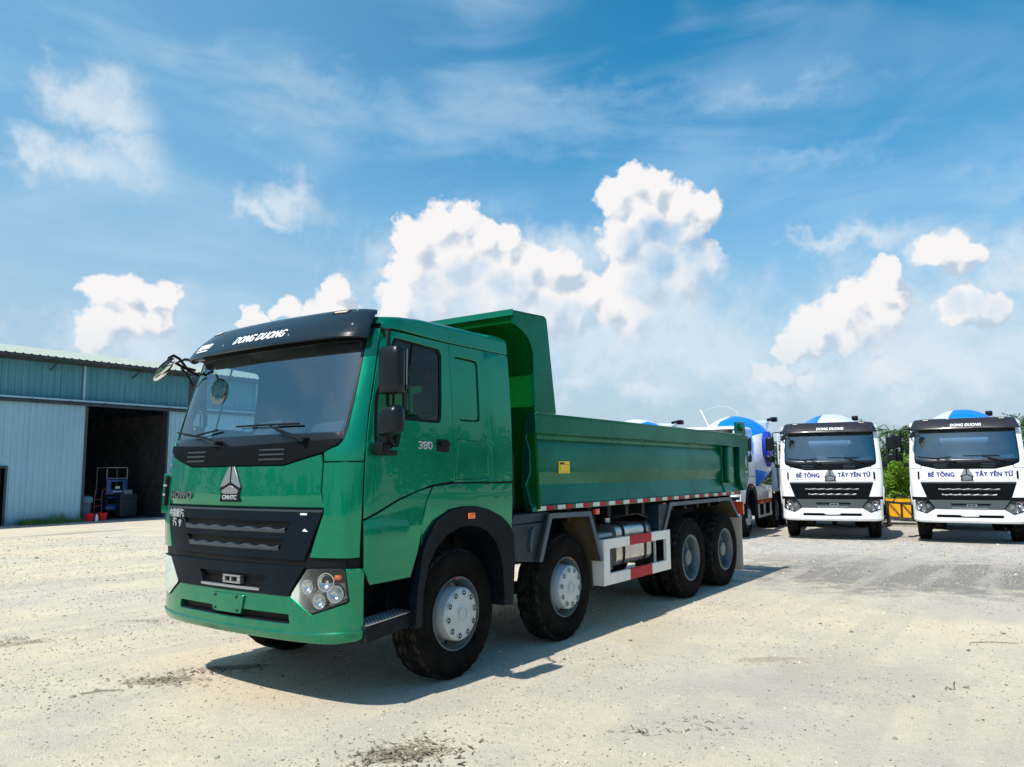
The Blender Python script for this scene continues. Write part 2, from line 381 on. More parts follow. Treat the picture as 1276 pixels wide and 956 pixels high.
def surf(s, z, off=0.0):
    a = abs(s); sg = 1 if s >= 0 else -1
    i = min(max(bisect.bisect_right(_S, a) - 1, 0), len(_S) - 2); t = (a - _S[i]) / (_S[i + 1] - _S[i])
    y = _O[i][0] + (_O[i + 1][0] - _O[i][0]) * t; dx = _O[i][1] + (_O[i + 1][1] - _O[i][1]) * t
    ty = _O[i + 1][0] - _O[i][0]; tx = _O[i + 1][1] - _O[i][1]; L = math.hypot(tx, ty)
    x = -1.43 + dx - ty / L * off; y = y + tx / L * off
    wgt = min(1, max(0, (1.1 - dx) / .8))
    x += sinterp(LEAN, z) * wgt
    if y > 0: y -= sinterp(TUM, z) * min(1, y)
    return Vector((x, y * sg, z))
def rounded(poly, r, n=4):
    out = []; N = len(poly)
    rr = r if isinstance(r, (list, tuple)) else [r] * N
    for i in range(N):
        p = Vector(poly[i]); a = Vector(poly[i - 1]) - p; b = Vector(poly[(i + 1) % N]) - p
        d = min(rr[i], a.length * .45, b.length * .45)
        if d < 1e-4: out.append(tuple(p)); continue
        A = p + a.normalized() * d; B = p + b.normalized() * d
        for k in range(n + 1):
            t = k / n; q = A * (1 - t) ** 2 + p * 2 * t * (1 - t) + B * t * t; out.append((q.x, q.y))
    return out
def mir(poly): return [(-a, b) for a, b in poly][::-1]
def patch(name, poly, m_, parent, off=0., th=.02, holes=(), ch=.004, rs=.07, rz=.11, sf=surf, offfun=None, bulge=0.):
    loops = [[Vector((a, b, 0)) for a, b in L] for L in [poly] + list(holes)]
    flat = [v for L in loops for v in L]
    tris = geometry.tessellate_polygon(loops)
    bm = bmesh.new(); vv = [bm.verts.new(v) for v in flat]
    for t in tris:
        try: bm.faces.new([vv[i] for i in t])
        except ValueError: pass
    bmesh.ops.dissolve_limit(bm, angle_limit=.002, verts=bm.verts, edges=bm.edges)
    xs = [v.x for v in flat]; zs = [v.y for v in flat]
    def cut(co, no):
        bmesh.ops.bisect_plane(bm, geom=list(bm.verts) + list(bm.edges) + list(bm.faces), plane_co=co, plane_no=no, dist=1e-5)
    k = math.ceil((min(xs) + 1e-3) / rs)
    while k * rs < max(xs) - 1e-3: cut((k * rs, 0, 0), (1, 0, 0)); k += 1
    k = math.ceil((min(zs) + 1e-3) / rz)
    while k * rz < max(zs) - 1e-3: cut((0, k * rz, 0), (0, 1, 0)); k += 1
    bm.verts.ensure_lookup_table(); bm.verts.index_update()
    P = [(v.co.x, v.co.y) for v in bm.verts]
    faces = [[v.index for v in f.verts] for f in bm.faces]
    nrm = {}
    bed = []
    for e in bm.edges:
        if len(e.link_faces) == 1:
            f = e.link_faces[0]; a, b = e.verts; c = f.calc_center_median()
            d = (b.co - a.co); n_ = Vector((d.y, -d.x, 0))
            if n_.length < 1e-9: continue
            n_.normalize()
            if n_.dot(c - a.co) > 0: n_ = -n_
            bed.append((a.index, b.index))
            for q in (a.index, b.index): nrm.setdefault(q, []).append(n_)
    bm.free()
    def O(s_, z_): return off + (offfun(s_, z_) if offfun else 0)
    V_ = [sf(s_, z_, O(s_, z_)) for s_, z_ in P]; F = [f[::-1] for f in faces]
    if th > 0:
        i1 = {}; i2 = {}
        for q, ns in nrm.items():
            n_ = sum(ns, Vector()); L = n_.length
            n_ = n_ / L if L > 1e-6 else ns[0]
            s_, z_ = P[q]; o_ = O(s_, z_)
            i1[q] = len(V_); V_.append(sf(s_ + n_.x * ch, z_ + n_.y * ch, o_ - ch))
            i2[q] = len(V_); V_.append(sf(s_ + n_.x * ch, z_ + n_.y * ch, o_ - th))
        for a, b in bed: F.append([a, b, i1[b], i1[a]]); F.append([i1[a], i1[b], i2[b], i2[a]])
    mb = MB(); mb.add(V_, F)
    o = mb.build(name, m_, parent, smooth=40, recalc=th > 0)
    if th > 0:      # keep the outer side facing out
        sc_, zc_ = P[faces[0][0]]; nref = sf(sc_, zc_, .05) - sf(sc_, zc_, 0)
        if o.data.polygons[0].normal.dot(nref) < 0: o.data.flip_normals()
    return o
def surf_text(name, body, size, m_, parent, s0, z0, off=.004, depth=.004, sf=surf, **kw):
    vs, fs = text_mesh(body, size, **kw); mb = MB(); n = len(vs)
    top = [sf(s0 - v.x, z0 + v.y, off + depth + v.z) for v in vs]; bot = [sf(s0 - v.x, z0 + v.y, off - .004) for v in vs]
    ed = {}
    for f in fs:
        for a, b in zip(f, f[1:] + f[:1]): ed[(min(a, b), max(a, b))] = ed.get((min(a, b), max(a, b)), 0) + 1
    F = list(fs) + [(a, b, b + n, a + n) for (a, b), c in ed.items() if c == 1]
    mb.add(top + bot, F); return mb.build(name, m_, parent, smooth=30)

# ------------------------------------------------------------------ wheels
WHEEL_MESH = {}
RAD = .54
def wheel_meshes():
    n = 168; pr = []
    # (axial from outer face -> inner face, radius); tread with grooves
    W = .31
    side = [(.030, .305), (.012, .33), (.004, .37), (0, .42), (.003, .455), (.010, .485), (.020, .508)]
    tread_y = [.026, .034, .058, .062, .074, .078, .118, .122, .134, .138, .172, .176, .188, .192, .232, .236, .248, .252, .276, .284]
    mb = MB(); rows = []
    for a, r in side: rows.append(('s', a, r))
    deep = {.062, .074, .122, .134, .176, .188, .236, .248}
    for y in tread_y: rows.append(('g' if y in deep else ('e' if y in (.026, .034, .276, .284) else 't'), y, .526 if y in deep else (.540 - (.006 if y in (.034, .276) else .018 if y in (.026, .284) else 0))))
    for a, r in side[::-1]: rows.append(('s', W - a, r))
    vs = []
    for kind, a, r in rows:
        for k in range(n):
            t = 2 * math.pi * k / n; rr = r; aa = a
            ph = k % 6
            if kind in ('g', 't') : aa = a + (.006 if ph in (0, 1, 2) else -.006)
            if kind == 'e' : rr = r - (.009 if ph in (0, 1) else 0)
            vs.append((rr * math.cos(t), aa, rr * math.sin(t)))
    fs = []; ms = []
    for i in range(len(rows) - 1):
        for k in range(n):
            fs.append((i * n + k, i * n + (k + 1) % n, (i + 1) * n + (k + 1) % n, (i + 1) * n + k))
            ms.append(1 if rows[i][0] in 'tge' and rows[i + 1][0] in 'tge' else 0)
    mb.v = vs; mb.f = fs; mb.m = ms
    o = mb.build('tyre', [M['rubber'], M['tread']], None, smooth=30); WHEEL_MESH['tyre'] = o.data; bpy.data.objects.remove(o)
    # sidewall rings for detail are in profile; steer rim
    mb = MB()
    mb.lathe([(.050, .30), (.020, .308), (.012, .303), (.014, .296), (.040, .286), (.050, .278), (.095, .262), (.125, .250), (.130, .236), (.130, .10)], 64)
    for k in range(10):
        t = 2 * math.pi * (k + .5) / 10; c = Vector((.250 * math.cos(t), .118, .250 * math.sin(t)))
        mb.box(c + Vector((-.020, -.012, -.016)), c + Vector((.020, .012, .016)), 1)
    mb.box((-.018, .009, .284), (.018, .016, .296), 2)
    o = mb.build('wheel', [M['rim'], M['ink'], M['redbox']], None, smooth=30); WHEEL_MESH['rim'] = o.data; bpy.data.objects.remove(o)
    mb = MB()
    mb.lathe([(.13, .223), (.018, .222), (.004, .214), (-.004, .198), (-.008, .15), (-.010, .085), (-.014, .080), (-.015, .01), (-.015, .0)], 64)
    for k in range(10):
        t = 2 * math.pi * (k + .25) / 10; cx, cz = .176 * math.cos(t), .176 * math.sin(t)
        ring = [(cx + .026 * math.cos(a), -.009, cz + .026 * math.sin(a)) for a in [2 * math.pi * q / 12 for q in range(12)]]
        mb.tube(ring, .0045, 6, 0, closed=True)
        mb.lathe([(-.0105, .0), (-.0125, .025)], 14, c=(cx, 0, cz), mi=1)
        mb.lathe([(-.0145, .0), (-.0165, .006), (-.0125, .009)], 6, c=(cx, 0, cz), mi=0)
    tri = [(0, .052), (.045, .018), (.022, -.042), (-.022, -.042), (-.045, .018)]
    mb.prism([(x, z) for x, z in tri], -.0185, -.012, 'y', 0)
    mb.tube([(.058 * math.cos(a), -.016, .058 * math.sin(a)) for a in [2 * math.pi * q / 24 for q in range(24)]], .003, 6, 0, closed=True)
    mb.v = [(x, y - .030 if y < .06 else y, z) for x, y, z in mb.v]
    o = mb.build('hub_cover', [M['hubc'], M['ink']], None, smooth=30); WHEEL_MESH['hub'] = o.data; bpy.data.objects.remove(o)
    # rear outer rim: deep dish
    mb = MB()
    mb.lathe([(.050, .30), (.020, .315), (.012, .305), (.014, .292), (.030, .280), (.050, .268), (.150, .262), (.165, .245), (.165, .13), (.110, .125), (.095, .11), (.06, .105), (.05, .09), (.05, 0)], 64)
    for k in range(10):
        t = 2 * math.pi * k / 10; cx, cz = .165 * math.cos(t), .165 * math.sin(t)
        mb.lathe([(.165, .016), (.135, .016), (.13, .008), (.13, 0)], 6, c=(cx, 0, cz))
        t += .31; cx, cz = .215 * math.cos(t), .215 * math.sin(t)
        mb.lathe([(.1645, 0), (.1640, .022)], 12, c=(cx, 0, cz), mi=1)
    o = mb.build('wheel', [M['rim'], M['ink']], None, smooth=30); WHEEL_MESH['rear'] = o.data; bpy.data.objects.remove(o)
wheel_meshes()
def wheel(parent, x, y_out, side, kind, rot=0.):
    """side -1: outer face towards -y"""
    o = bpy.data.objects.new('wheel', WHEEL_MESH['rim' if kind == 'front' else 'rear']); link(o, parent)
    o.location = (x, y_out, RAD); o.rotation_euler = (0, 0, 0) if side < 0 else (0, 0, math.pi)
    o.rotation_euler.rotate_axis('Y', rot)
    t = bpy.data.objects.new('tyre', WHEEL_MESH['tyre']); link(t, o)
    if kind == 'front': h = bpy.data.objects.new('hub_cover', WHEEL_MESH['hub']); link(h, o)
    return o

# ------------------------------------------------------------------ cab
EMB_K = .00167
def emblem(parent, s0, z0, white=False):
    def q(pts): return [(s0 - (x - 420) * .00272, z0 + (132 - y) * EMB_K) for x, y in pts]
    back = q([(405, 48), (435, 48), (471, 152), (464, 180), (468, 216), (372, 216), (376, 180), (369, 152)])
    e = patch('emblem', back, M['black'], parent, off=.012, th=.018, ch=.003)
    for pl in ([(407, 53), (415, 53), (415, 124), (378, 148), (373, 147)], [(425, 53), (433, 53), (467, 147), (462, 148), (425, 124)], [(420, 140), (458, 164), (455, 177), (385, 177), (382, 164)]):
        patch('emblem_facet', q(pl), M['silver'], e, off=.019, th=.008, ch=.004)
    surf_text('emblem_lettering', 'CNHTC', .046, M['lett_g'], e, s0, z0 - .108, off=.013, bold=.0015, xs=1.15)
    return e
def vsurf(s, t, off=0.):
    """visor surface: t is the distance along its profile"""
    prof = [(0, .0, 2.805), (.10, .125, 2.765), (.13, .150, 2.772), (.16, .148, 2.80), (.28, .105, 2.92), (.38, .055, 3.015), (.42, .022, 3.042), (.48, -.04, 3.050), (.60, -.16, 3.03)]
    o = z = None
    for a, b in zip(prof, prof[1:]):
        if t <= b[0] or b is prof[-1]:
            k = (t - a[0]) / (b[0] - a[0]); o = a[1] + (b[1] - a[1]) * k; z = a[2] + (b[2] - a[2]) * k; break
    e = min(1, max(0, (abs(s) - 1.0) / .22)); f = 1 - .55 * e * e
    z2 = z - .035 * max(0, (abs(s) - .95) / .3) ** 1.5 * (1 if t > .3 else .3)
    return surf(s, z2, (o + off) * f if t > 0.05 else o)
def build_cab(root, paint, mixer=False):
    P = M[paint]
    visor_m = M['visor_grey'] if mixer else M['visor_dark']
    # dark liner behind the panels, with openings for the windows
    ws = rounded([(-1.13, 1.95), (1.13, 1.95), (1.13, 2.80), (-1.13, 2.80)], .06)
    wn = rounded([(1.34, 2.02), (1.37, 1.92), (1.64, 1.92), (1.66, 2.14), (2.17, 2.13), (2.21, 2.77), (1.35, 2.80), (1.28, 2.3)], [.03, .04, .04, .02, .06, .07, .05, .0])
    shell = [(-SMAX, 1.30), (-1.80, 1.30), (-1.80, .94), (1.80, .94), (1.80, 1.30), (SMAX, 1.30), (SMAX, 2.93), (-SMAX, 2.93)]
    body = patch('cab_shell', shell, M['black'], root, off=-.024, th=.012, holes=[ws, wn, mir(wn)], rs=.1, rz=.2)
    ins = patch('interior_lining', shell, M['inner'], root, off=-.05, th=.005, holes=[ws, wn, mir(wn)], rs=.1, rz=.2)
    # windshield
    gl = patch('windshield', rounded([(-1.125, 1.93), (1.125, 1.93), (1.13, 2.82), (-1.13, 2.82)], .03), M['glass'], root, off=-.008, th=0, rs=.06, rz=.08)
    ib = rounded([(-1.108, 2.035), (1.108, 2.035), (1.112, 2.76), (-1.112, 2.76)], .05)
    patch('windshield_border', rounded([(-1.128, 1.925), (1.128, 1.925), (1.132, 2.84), (-1.132, 2.84)], .03), M['frit'], gl, off=-.004, th=.004, holes=[ib], ch=.001, rs=.06, rz=.08)
    for sg in (-1, 1):
        def X(p): return p if sg > 0 else mir(p)
        patch('pillar_panel', X([(.985, 1.822), (1.285, 1.822), (1.288, 1.93), (1.255, 2.2), (1.225, 2.86), (1.14, 2.86), (1.137, 2.07), (1.125, 1.985), (1.085, 1.93), (.975, 1.897)]), P, root, off=0, rs=.04)
        patch('corner_panel', X([(1.012, 1.452), (.985, 1.60), (.985, 1.806), (1.285, 1.806), (1.293, 1.12), (.912, 1.12)]), P, root, off=.004, rs=.04,
              offfun=lambda s_, z_: .012 * max(0, 1 - abs(abs(s_) - 1.18) / .055) * min(1, max(0, (1.72 - z_) / .2)))
        d = patch('door', X([(1.312, 1.398), (1.303, 1.9), (1.272, 2.2), (1.242, 2.845), (2.300, 2.828), (2.318, 1.66), (2.03, 1.632), (1.657, 1.536)]), P, root, off=0, holes=[X(wn)], rs=.05, rz=.10)
        g = patch('door_window', X(rounded([(1.33, 2.02), (1.36, 1.91), (1.65, 1.91), (1.67, 2.13), (2.18, 2.12), (2.22, 2.78), (1.34, 2.81), (1.27, 2.3)], .03)), M['sideglass'], d, off=-.014, th=0, rs=.1, rz=.2)
        wi = rounded([(1.365, 2.03), (1.39, 1.945), (1.615, 1.945), (1.635, 2.165), (2.145, 2.155), (2.182, 2.745), (1.385, 2.775), (1.315, 2.3)], [.03, .04, .04, .02, .06, .07, .05, 0])
        patch('window_seal', X(wn), M['black'], d, off=-.006, th=.006, holes=[X(wi)], ch=.002, rs=.1, rz=.2)
        mb = MB(); a = surf(sg * 1.66, 2.15, -.01); b = surf(sg * 1.70, 2.77, -.01); mb.tube([a, b], .010, 6)
        mb.build('window_divider', M['black'], d)
        h = patch('door_handle', X(rounded([(2.10, 1.905), (2.252, 1.90), (2.252, 1.998), (2.10, 2.0)], .015)), M['black'], d, off=.006, th=.014)
        mb = MB(); mb.tube([surf(sg * 2.12, 1.965, .022), surf(sg * 2.24, 1.963, .022)], .013, 8); mb.build('handle_grip', M['plastic'], d)
        lp = patch('lower_door_panel', X([(1.312, 1.375), (1.657, 1.515), (1.90, 1.585), (2.03, 1.61), (1.96, 1.50), (1.905, 1.30), (1.872, 1.12), (1.80, .925), (1.39, .918), (1.33, 1.03)]), P, root, off=.002, rs=.06,
                   offfun=lambda s_, z_: .020 * max(0, min(1, (1.38 - z_) / .06)))
        arch = [(2.05, 1.612), (2.318, 1.63), (SMAX, 1.625), (SMAX, 1.19)] + [(1.4645 + 1.0 + xx, zz) for xx, zz in [(.60, 1.245), (.49, 1.325), (.30, 1.395), (.11, 1.425), (-.08, 1.43), (-.215, 1.41), (-.36, 1.34), (-.48, 1.21), (-.53, 1.10)]] + [(1.922, 1.30), (1.975, 1.50)]
        patch('arch_panel', X(arch), P, root, off=.006, rs=.08)
        rec = rounded([(2.372, 2.735), (2.705, 2.725), (2.700, 2.17), (2.392, 2.165)], .05)
        rec2 = rounded([(2.375, 2.02), (2.79, 1.995), (2.81, 1.668), (2.335, 1.665)], .015)
        sp = patch('sleeper_panel', X([(2.330, 1.648), (2.312, 2.828), (SMAX, 2.828), (SMAX, 1.648)]), P, root, off=0, holes=[X(rec), X(rec2)], rs=.06,
                   offfun=lambda s_, z_: .010 * max(0, min(1, (abs(s_) - 2.80) / .05)) * (1 if z_ < 2.78 else .3))
        rin = rounded([(2.385, 2.715), (2.69, 2.706), (2.685, 2.187), (2.405, 2.185)], .045)
        patch('recessed_panel', X(rin), P, sp, off=-.016, th=.02, ch=.012, rs=.08)
        bx = rounded([(2.385, 2.01), (2.78, 1.985), (2.80, 1.678), (2.347, 1.675)], .02)
        patch('locker_door', X(bx), P, sp, off=.002, th=.02, ch=.005)
        patch('roof_rail', X([(1.225, 2.872), (1.225, 2.95), (SMAX, 2.95), (SMAX, 2.84), (2.3, 2.842)]), P, root, off=.006, th=.03, rs=.06)
    # cab back wall with a window
    mb = MB(); xb = .69
    for a, b in (((xb - .03, -1.2, 1.3), (xb, 1.2, 2.1)), ((xb - .03, -1.2, 2.1), (xb, -.55, 2.62)), ((xb - .03, .55, 2.1), (xb, 1.2, 2.62)), ((xb - .03, -1.19, 2.62), (xb, 1.19, 2.95))): mb.box(a, b)
    mb.build('back_wall', M['black'] if not mixer else P, root)  # dump truck's wall is black, the gap's shade put into its colour
    # roof
    mb = MB(); outl = [surf(s_, 2.93) for s_ in np.linspace(-SMAX, SMAX, 90)]
    outl = outl + [Vector((outl[0].x + .0, y, 2.93)) for y in np.linspace(1.1, -1.1, 8)]
    n = len(outl); rings = [(0, 2.935), (.008, 2.965), (.028, 2.988), (.06, 3.002), (.12, 3.012), (.3, 3.022), (.6, 3.03)]
    vs = []
    for ins_, z in rings:
        for p in outl:
            cx = -.15; kx = 1 - ins_ / .9; ky = 1 - ins_ / 1.2
            vs.append((cx + (p.x - cx) * kx, p.y * ky, z + (.0 if p.x < .3 else .012 * min(1, (p.x - .3) / .3)) - .028 * max(0, min(1, (-.5 - p.x) / .4))))
    fs = [(i * n + k, i * n + (k + 1) % n, (i + 1) * n + (k + 1) % n, (i + 1) * n + k) for i in range(len(rings) - 1) for k in range(n)]
    fs.append(tuple((len(rings) - 1) * n + k for k in range(n)))
    mb.add(vs, fs); mb.build('roof', P, root, smooth=50)
    # visor
    vis = patch('sun_visor', rounded([(-1.165, .0), (1.165, .0), (1.165, .16), (1.15, .40), (1.10, .60), (-1.10, .60), (-1.15, .40), (-1.165, .16)], .05), visor_m, root, th=.012, ch=.004, rs=.055, rz=.03, sf=vsurf)
    for s_ in (-.86, .86):
        mk = patch('marker_lamp', rounded([(s_ - .085, .365), (s_ + .085, .365), (s_ + .085, .405), (s_ - .085, .405)], .015), M['black'], vis, off=.006, th=.01, sf=vsurf, rz=.02)
        patch('marker_lens', rounded([(s_ - .06, .375), (s_ + .06, .375), (s_ + .06, .396), (s_ - .06, .396)], .008), M['flap'], mk, off=.012, th=.008, sf=vsurf, rz=.02)
    for s_, t_ in ((-1.0, .40), (-1.05, .24), (-.45, .20), (-.35, .40), (.35, .40), (.45, .20), (1.0, .24), (1.0, .40)):
        c = vsurf(s_, t_, 0); d = (vsurf(s_, t_, .02) - c).normalized(); mb = MB(); mb.tube([c, c + d * .005], .009, 8); mb.build('screw', M['chrome'], vis)
    surf_text('visor_lettering', 'DONG DUONG', .094, M['lett'], vis, -.045, .222, off=.004, depth=.002, sf=lambda a, b, c: vsurf(a, b, c), heavy=.0032, shear=.25, xs=.98, spacing=1.05)
    if not mixer:
        surf_text('small_visor_lettering', 'HOWO', .066, M['lett'], vis, .80, .222, off=.004, depth=.002, sf=lambda a, b, c: vsurf(a, b, c), bold=.004, shear=.2, xs=1.05)
        patch('small_visor_rule', [(.70, .178), (.90, .178), (.90, .188), (.70, .188)], M['lett'], vis, off=.005, th=.004, ch=.001, sf=vsurf)
    # cowl with two vents
    cw = patch('cowl', rounded([(-1.115, 1.985), (-1.075, 1.945), (-.962, 1.888), (-.60, 1.802), (.60, 1.802), (.962, 1.888), (1.075, 1.945), (1.115, 1.985), (.8, 1.97), (0, 1.95), (-.8, 1.97)], .02), M['cowl'], root, off=.012, th=.03, rs=.05)
    for s_ in (-.46, .54):
        for k in range(3):
            z = 1.915 - k * .037; sh = (.03 * k if s_ > 0 else -.03 * k)
            patch('cowl_vent', [(s_ - .14, z - .004), (s_ + .14, z - .004), (s_ + .14, z + .004), (s_ - .14, z + .004)], M['lou'] , cw, off=.018, th=.012, ch=.003)
    # front panel
    fp = patch('front_panel', rounded([(-1.0, 1.478), (1.0, 1.478), (.97, 1.60), (.97, 1.80), (.955, 1.868), (.60, 1.786), (-.60, 1.786), (-.955, 1.868), (-.97, 1.80), (-.97, 1.60)], .006, 2), P, root, off=.006, rs=.05, rz=.04,
               offfun=lambda s_, z_: -.022 * max(0, (1.545 - z_) / .07) ** 1.5)
    emblem(fp, 0.0, 1.655)
    if not mixer:
        surf_text('front_lettering', 'HOWO', .085, M['badge_g'], fp, .735, 1.555, off=.010, depth=.010, bold=.002, xs=1.25, spacing=1.1)
        # slotted air deflector standing out on the front corners
    else:
        surf_text('company_lettering', 'BÊ TÔNG', .15, M['navy'], fp, .54, 1.655, off=.008, heavy=.007, xs=.86, spacing=1.06)
        surf_text('company_lettering', 'TÂY YÊN TỬ', .15, M['navy'], fp, -.56, 1.665, off=.008, heavy=.007, xs=.86, spacing=1.06)
        patch('small_print', [(.58, 1.552), (.86, 1.552), (.86, 1.562), (.58, 1.562)], M['lett_g'], fp, off=.008, th=.004, ch=.001)
    for sg in ((1,) if not mixer else (-1, 1)):
        X = (lambda p: p) if sg > 0 else mir
        dk = patch('air_deflector', X(rounded([(1.045, 1.47), (1.13, 1.46), (1.145, 1.71), (1.055, 1.72)] if not mixer else [(1.02, 1.56), (1.045, 1.56), (1.045, 1.74), (1.02, 1.74)], .02)), M['black'], root, off=.035, th=.06)
        if not mixer:
            patch('deflector_rim', rounded([(1.13, 1.40), (1.19, 1.40), (1.20, 1.74), (1.14, 1.735)], .02), P, dk, off=.045, th=.05)
            for z in (1.55, 1.63): patch('deflector_slat', [(1.05, z), (1.14, z), (1.14, z + .012), (1.05, z + .012)], M['lett_g'], dk, off=.045, th=.02)
    # grille
    gr = patch('grille', rounded([(-1.003, 1.462), (1.003, 1.462), (.985, 1.425), (.858, 1.095), (-.858, 1.095), (-.985, 1.425)], .012, 3), M['plastic'] if not mixer else M['cowl'], root, off=.004, rs=.05, rz=.06, th=.03,
               holes=[rounded([(-.66, 1.292), (.62, 1.292), (.68, 1.375), (-.72, 1.375)][::1], .02), rounded([(-.60, 1.160), (.56, 1.160), (.62, 1.243), (-.66, 1.243)], .02)])
    for z, a, b in ((1.290, -.66, .62), (1.158, -.60, .56)):
        mb = MB(); N = 60; vs = []
        for k in range(N + 1):
            s_ = a + (b - a) * k / N; wv = .5 + .5 * math.cos(2 * math.pi * (k / N) * 6.0)
            zt = z + .022 + .016 * wv
            for o_, zz in ((-.05, zt + .004), (.004, zt), (.012, zt - .012), (.006, z), (-.02, z - .004)): vs.append(surf(s_, zz, o_))
        mb.add(vs, [(k * 5 + j, (k + 1) * 5 + j, (k + 1) * 5 + j + 1, k * 5 + j + 1) for k in range(N) for j in range(4)])
        mb.build('louvre', M['lou_w'] if mixer else M['lou'], gr)
        patch('louvre_recess', [(a - .06, z - .01), (b + .06, z - .01), (b + .06, z + .10), (a - .06, z + .10)], M['black'], gr, off=-.02, th=0)
    patch('grille_trim', [(-1.0, 1.448), (1.0, 1.448), (1.0, 1.460), (-1.0, 1.460)], M['lou'], gr, off=.008, th=.004, ch=.002)
    if not mixer:
        surf_text('grille_lettering', '中国重汽', .075, M['lett_g'], gr, .81, 1.402, off=.006, bold=.001, xs=.95)
        surf_text('grille_lettering', '汽', .075, M['lett_g'], gr, .83, 1.325, off=.006, bold=.001)
        surf_text('grille_lettering', '9', .080, M['lett_g'], gr, .73, 1.320, off=.006, bold=.002)
        patch('grille_sticker', [(-.86, 1.425), (-.80, 1.425), (-.80, 1.437), (-.86, 1.437)], M['lett'], gr, off=.006, th=.004, ch=.001)
        patch('grille_sticker', [(-.88, 1.305), (-.83, 1.308), (-.85, 1.325)], M['lett'], gr, off=.006, th=.004, ch=.001)
    # bumper
    top = 1.03
    bl = rounded([(-.722, .70), (.722, .70), (.735, .625), (-.735, .625)], .015)
    bpoly = [(-1.338, top), (-1.20, top + .004), (-1.24, .80), (-.943, .705), (-.735, .828), (.735, .828), (.943, .705), (1.24, .80), (1.20, top + .004), (1.338, top), (1.342, .604), (1.0, .583), (.66, .572), (-.66, .572), (-1.0, .583), (-1.342, .604)]
    bp = patch('bumper', rounded(bpoly, .01, 2), P, root, off=.0, th=.05, rs=.05, rz=.08, holes=[bl], ch=.006)
    lip = [(-1.338, .596), (-1.0, .575), (-.66, .564), (.66, .564), (1.0, .575), (1.338, .596), (1.33, .535), (1.1, .512), (-1.1, .512), (-1.33, .535)]
    patch('bumper_lip', lip, P, bp, off=.010, th=.06, ch=.008, rs=.05, offfun=lambda s_, z_: -.02 * max(0, (.555 - z_) / .04))
    patch('bumper_slot', [(-.76, .60), (.76, .60), (.76, .72), (-.76, .72)], M['black'], bp, off=-.045, th=0)
    patch('slot_tread', [(-.70, .622), (.70, .622), (.70, .634), (-.70, .634)], M['plastic'], bp, off=-.004, th=.03)
    pl = patch('number_plate_bracket', rounded([(-.225, .80), (-.19, .665), (.17, .665), (.21, .80)][::-1], .015), P, bp, off=.016, th=.03)
    if mixer: patch('number_plate', [(-.2, .775), (-.2, .69), (.2, .69), (.2, .775)][::-1], M['lett'], pl, off=.022, th=.005)
    for s_, z_ in ((-.14, .785), (.14, .785), (-.15, .685), (.14, .685)): mb = MB(); mb.tube([surf(s_, z_, .010), surf(s_, z_, .024)], .010, 8); mb.build('bolt', M['ink'], bp)
    bc = patch('bumper_insert', rounded([(-.862, 1.042), (.862, 1.042), (.722, .835), (-.722, .835)], .012), M['bumper_grey'] if mixer else M['plastic'], root, off=.010, th=.05, rs=.05,
               holes=[rounded([(-.475, .97), (.40, .97), (.34, .862), (-.42, .862)], .015)])
    patch('insert_recess', [(-.5, .85), (.45, .85), (.45, .98), (-.5, .98)], M['black'] if not mixer else M['bumper_grey'], bc, off=-.035, th=0)
    patch('recess_tread', [(-.40, .852), (.36, .852), (.36, .866), (-.40, .866)], M['silver'], bc, off=.014, th=.03)
    mb = MB()
    tp = surf(-.09, .915, 0); x0 = tp.x
    for a, b in (((-.17, .885), (.05, .90)), ((-.17, .935), (.05, .95)), ((-.17, .90), (-.13, .935)), ((.02, .90), (.05, .935)), ((-.06, .90), (-.04, .935))):
        mb.box((x0 - .012, -.09 + a[0] + .06 if False else a[0] - .0, a[1]), (x0 + .03, b[0], b[1]), ch=.004)
    mb.build('tow_bracket', M['silver'], bc)
    patch('gap_shadow_panel', [(-1.2, 1.0), (1.2, 1.0), (1.2, 1.15), (-1.2, 1.15)], M['black'], root, off=-.012, th=0)
    # headlights
    for sg in (-1, 1):
        hp = [(.898, 1.036), (1.192, 1.040), (1.228, .812), (.945, .718), (.748, .838)]
        X = (lambda p: p) if sg > 0 else mir
        hl = patch('headlight', X(rounded(hp, .02)), M['lampin'], root, off=-.055, th=.01)
        # reflector side walls + lens
        patch('headlight_lens', X(rounded(hp, .02)), M['lampglass'], hl, off=.010, th=0, rs=.04)
        hin = rounded([(.905, 1.029), (1.186, 1.033), (1.221, .816), (.946, .727), (.758, .840)], .018)
        patch('headlight_rim', X(rounded(hp, .02)), M['mirror'], hl, off=.006, th=.05, holes=[X(hin)], ch=.003)
        for s_, z_, r, mm in ((.893, .905, .050, 'reflector'), (1.054, .945, .066, 'reflector'), (1.140, .985, .030, 'orange'), (1.004, .805, .052, 'reflector'), (1.13, .86, .060, 'reflector')):
            c = surf(sg * s_, z_, -.045); d = (surf(sg * s_, z_, .05) - surf(sg * s_, z_, 0)).normalized()
            q = Vector((0, 0, 1)).rotation_difference(d).to_matrix()
            lb = MB()
            lb.lathe([(.0, .0), (.002, .3 * r), (.012, .6 * r), (.034, .88 * r), (.040, .93 * r), (.040, 1.02 * r), (.0, 1.04 * r)], 20, 'z')
            lb.lathe([(.022, 0), (.020, .18 * r), (.0, .22 * r)], 12, 'z')
            if mm == 'orange': lb = MB(); lb.lathe([(.030, 0), (.027, .5 * r), (.015, r), (0, r)], 20, 'z')
            lb.v = [tuple(c + q @ Vector(v)) for v in lb.v]
            lb.build('lamp' if mm != 'orange' else 'turn_lamp', M[mm], hl)
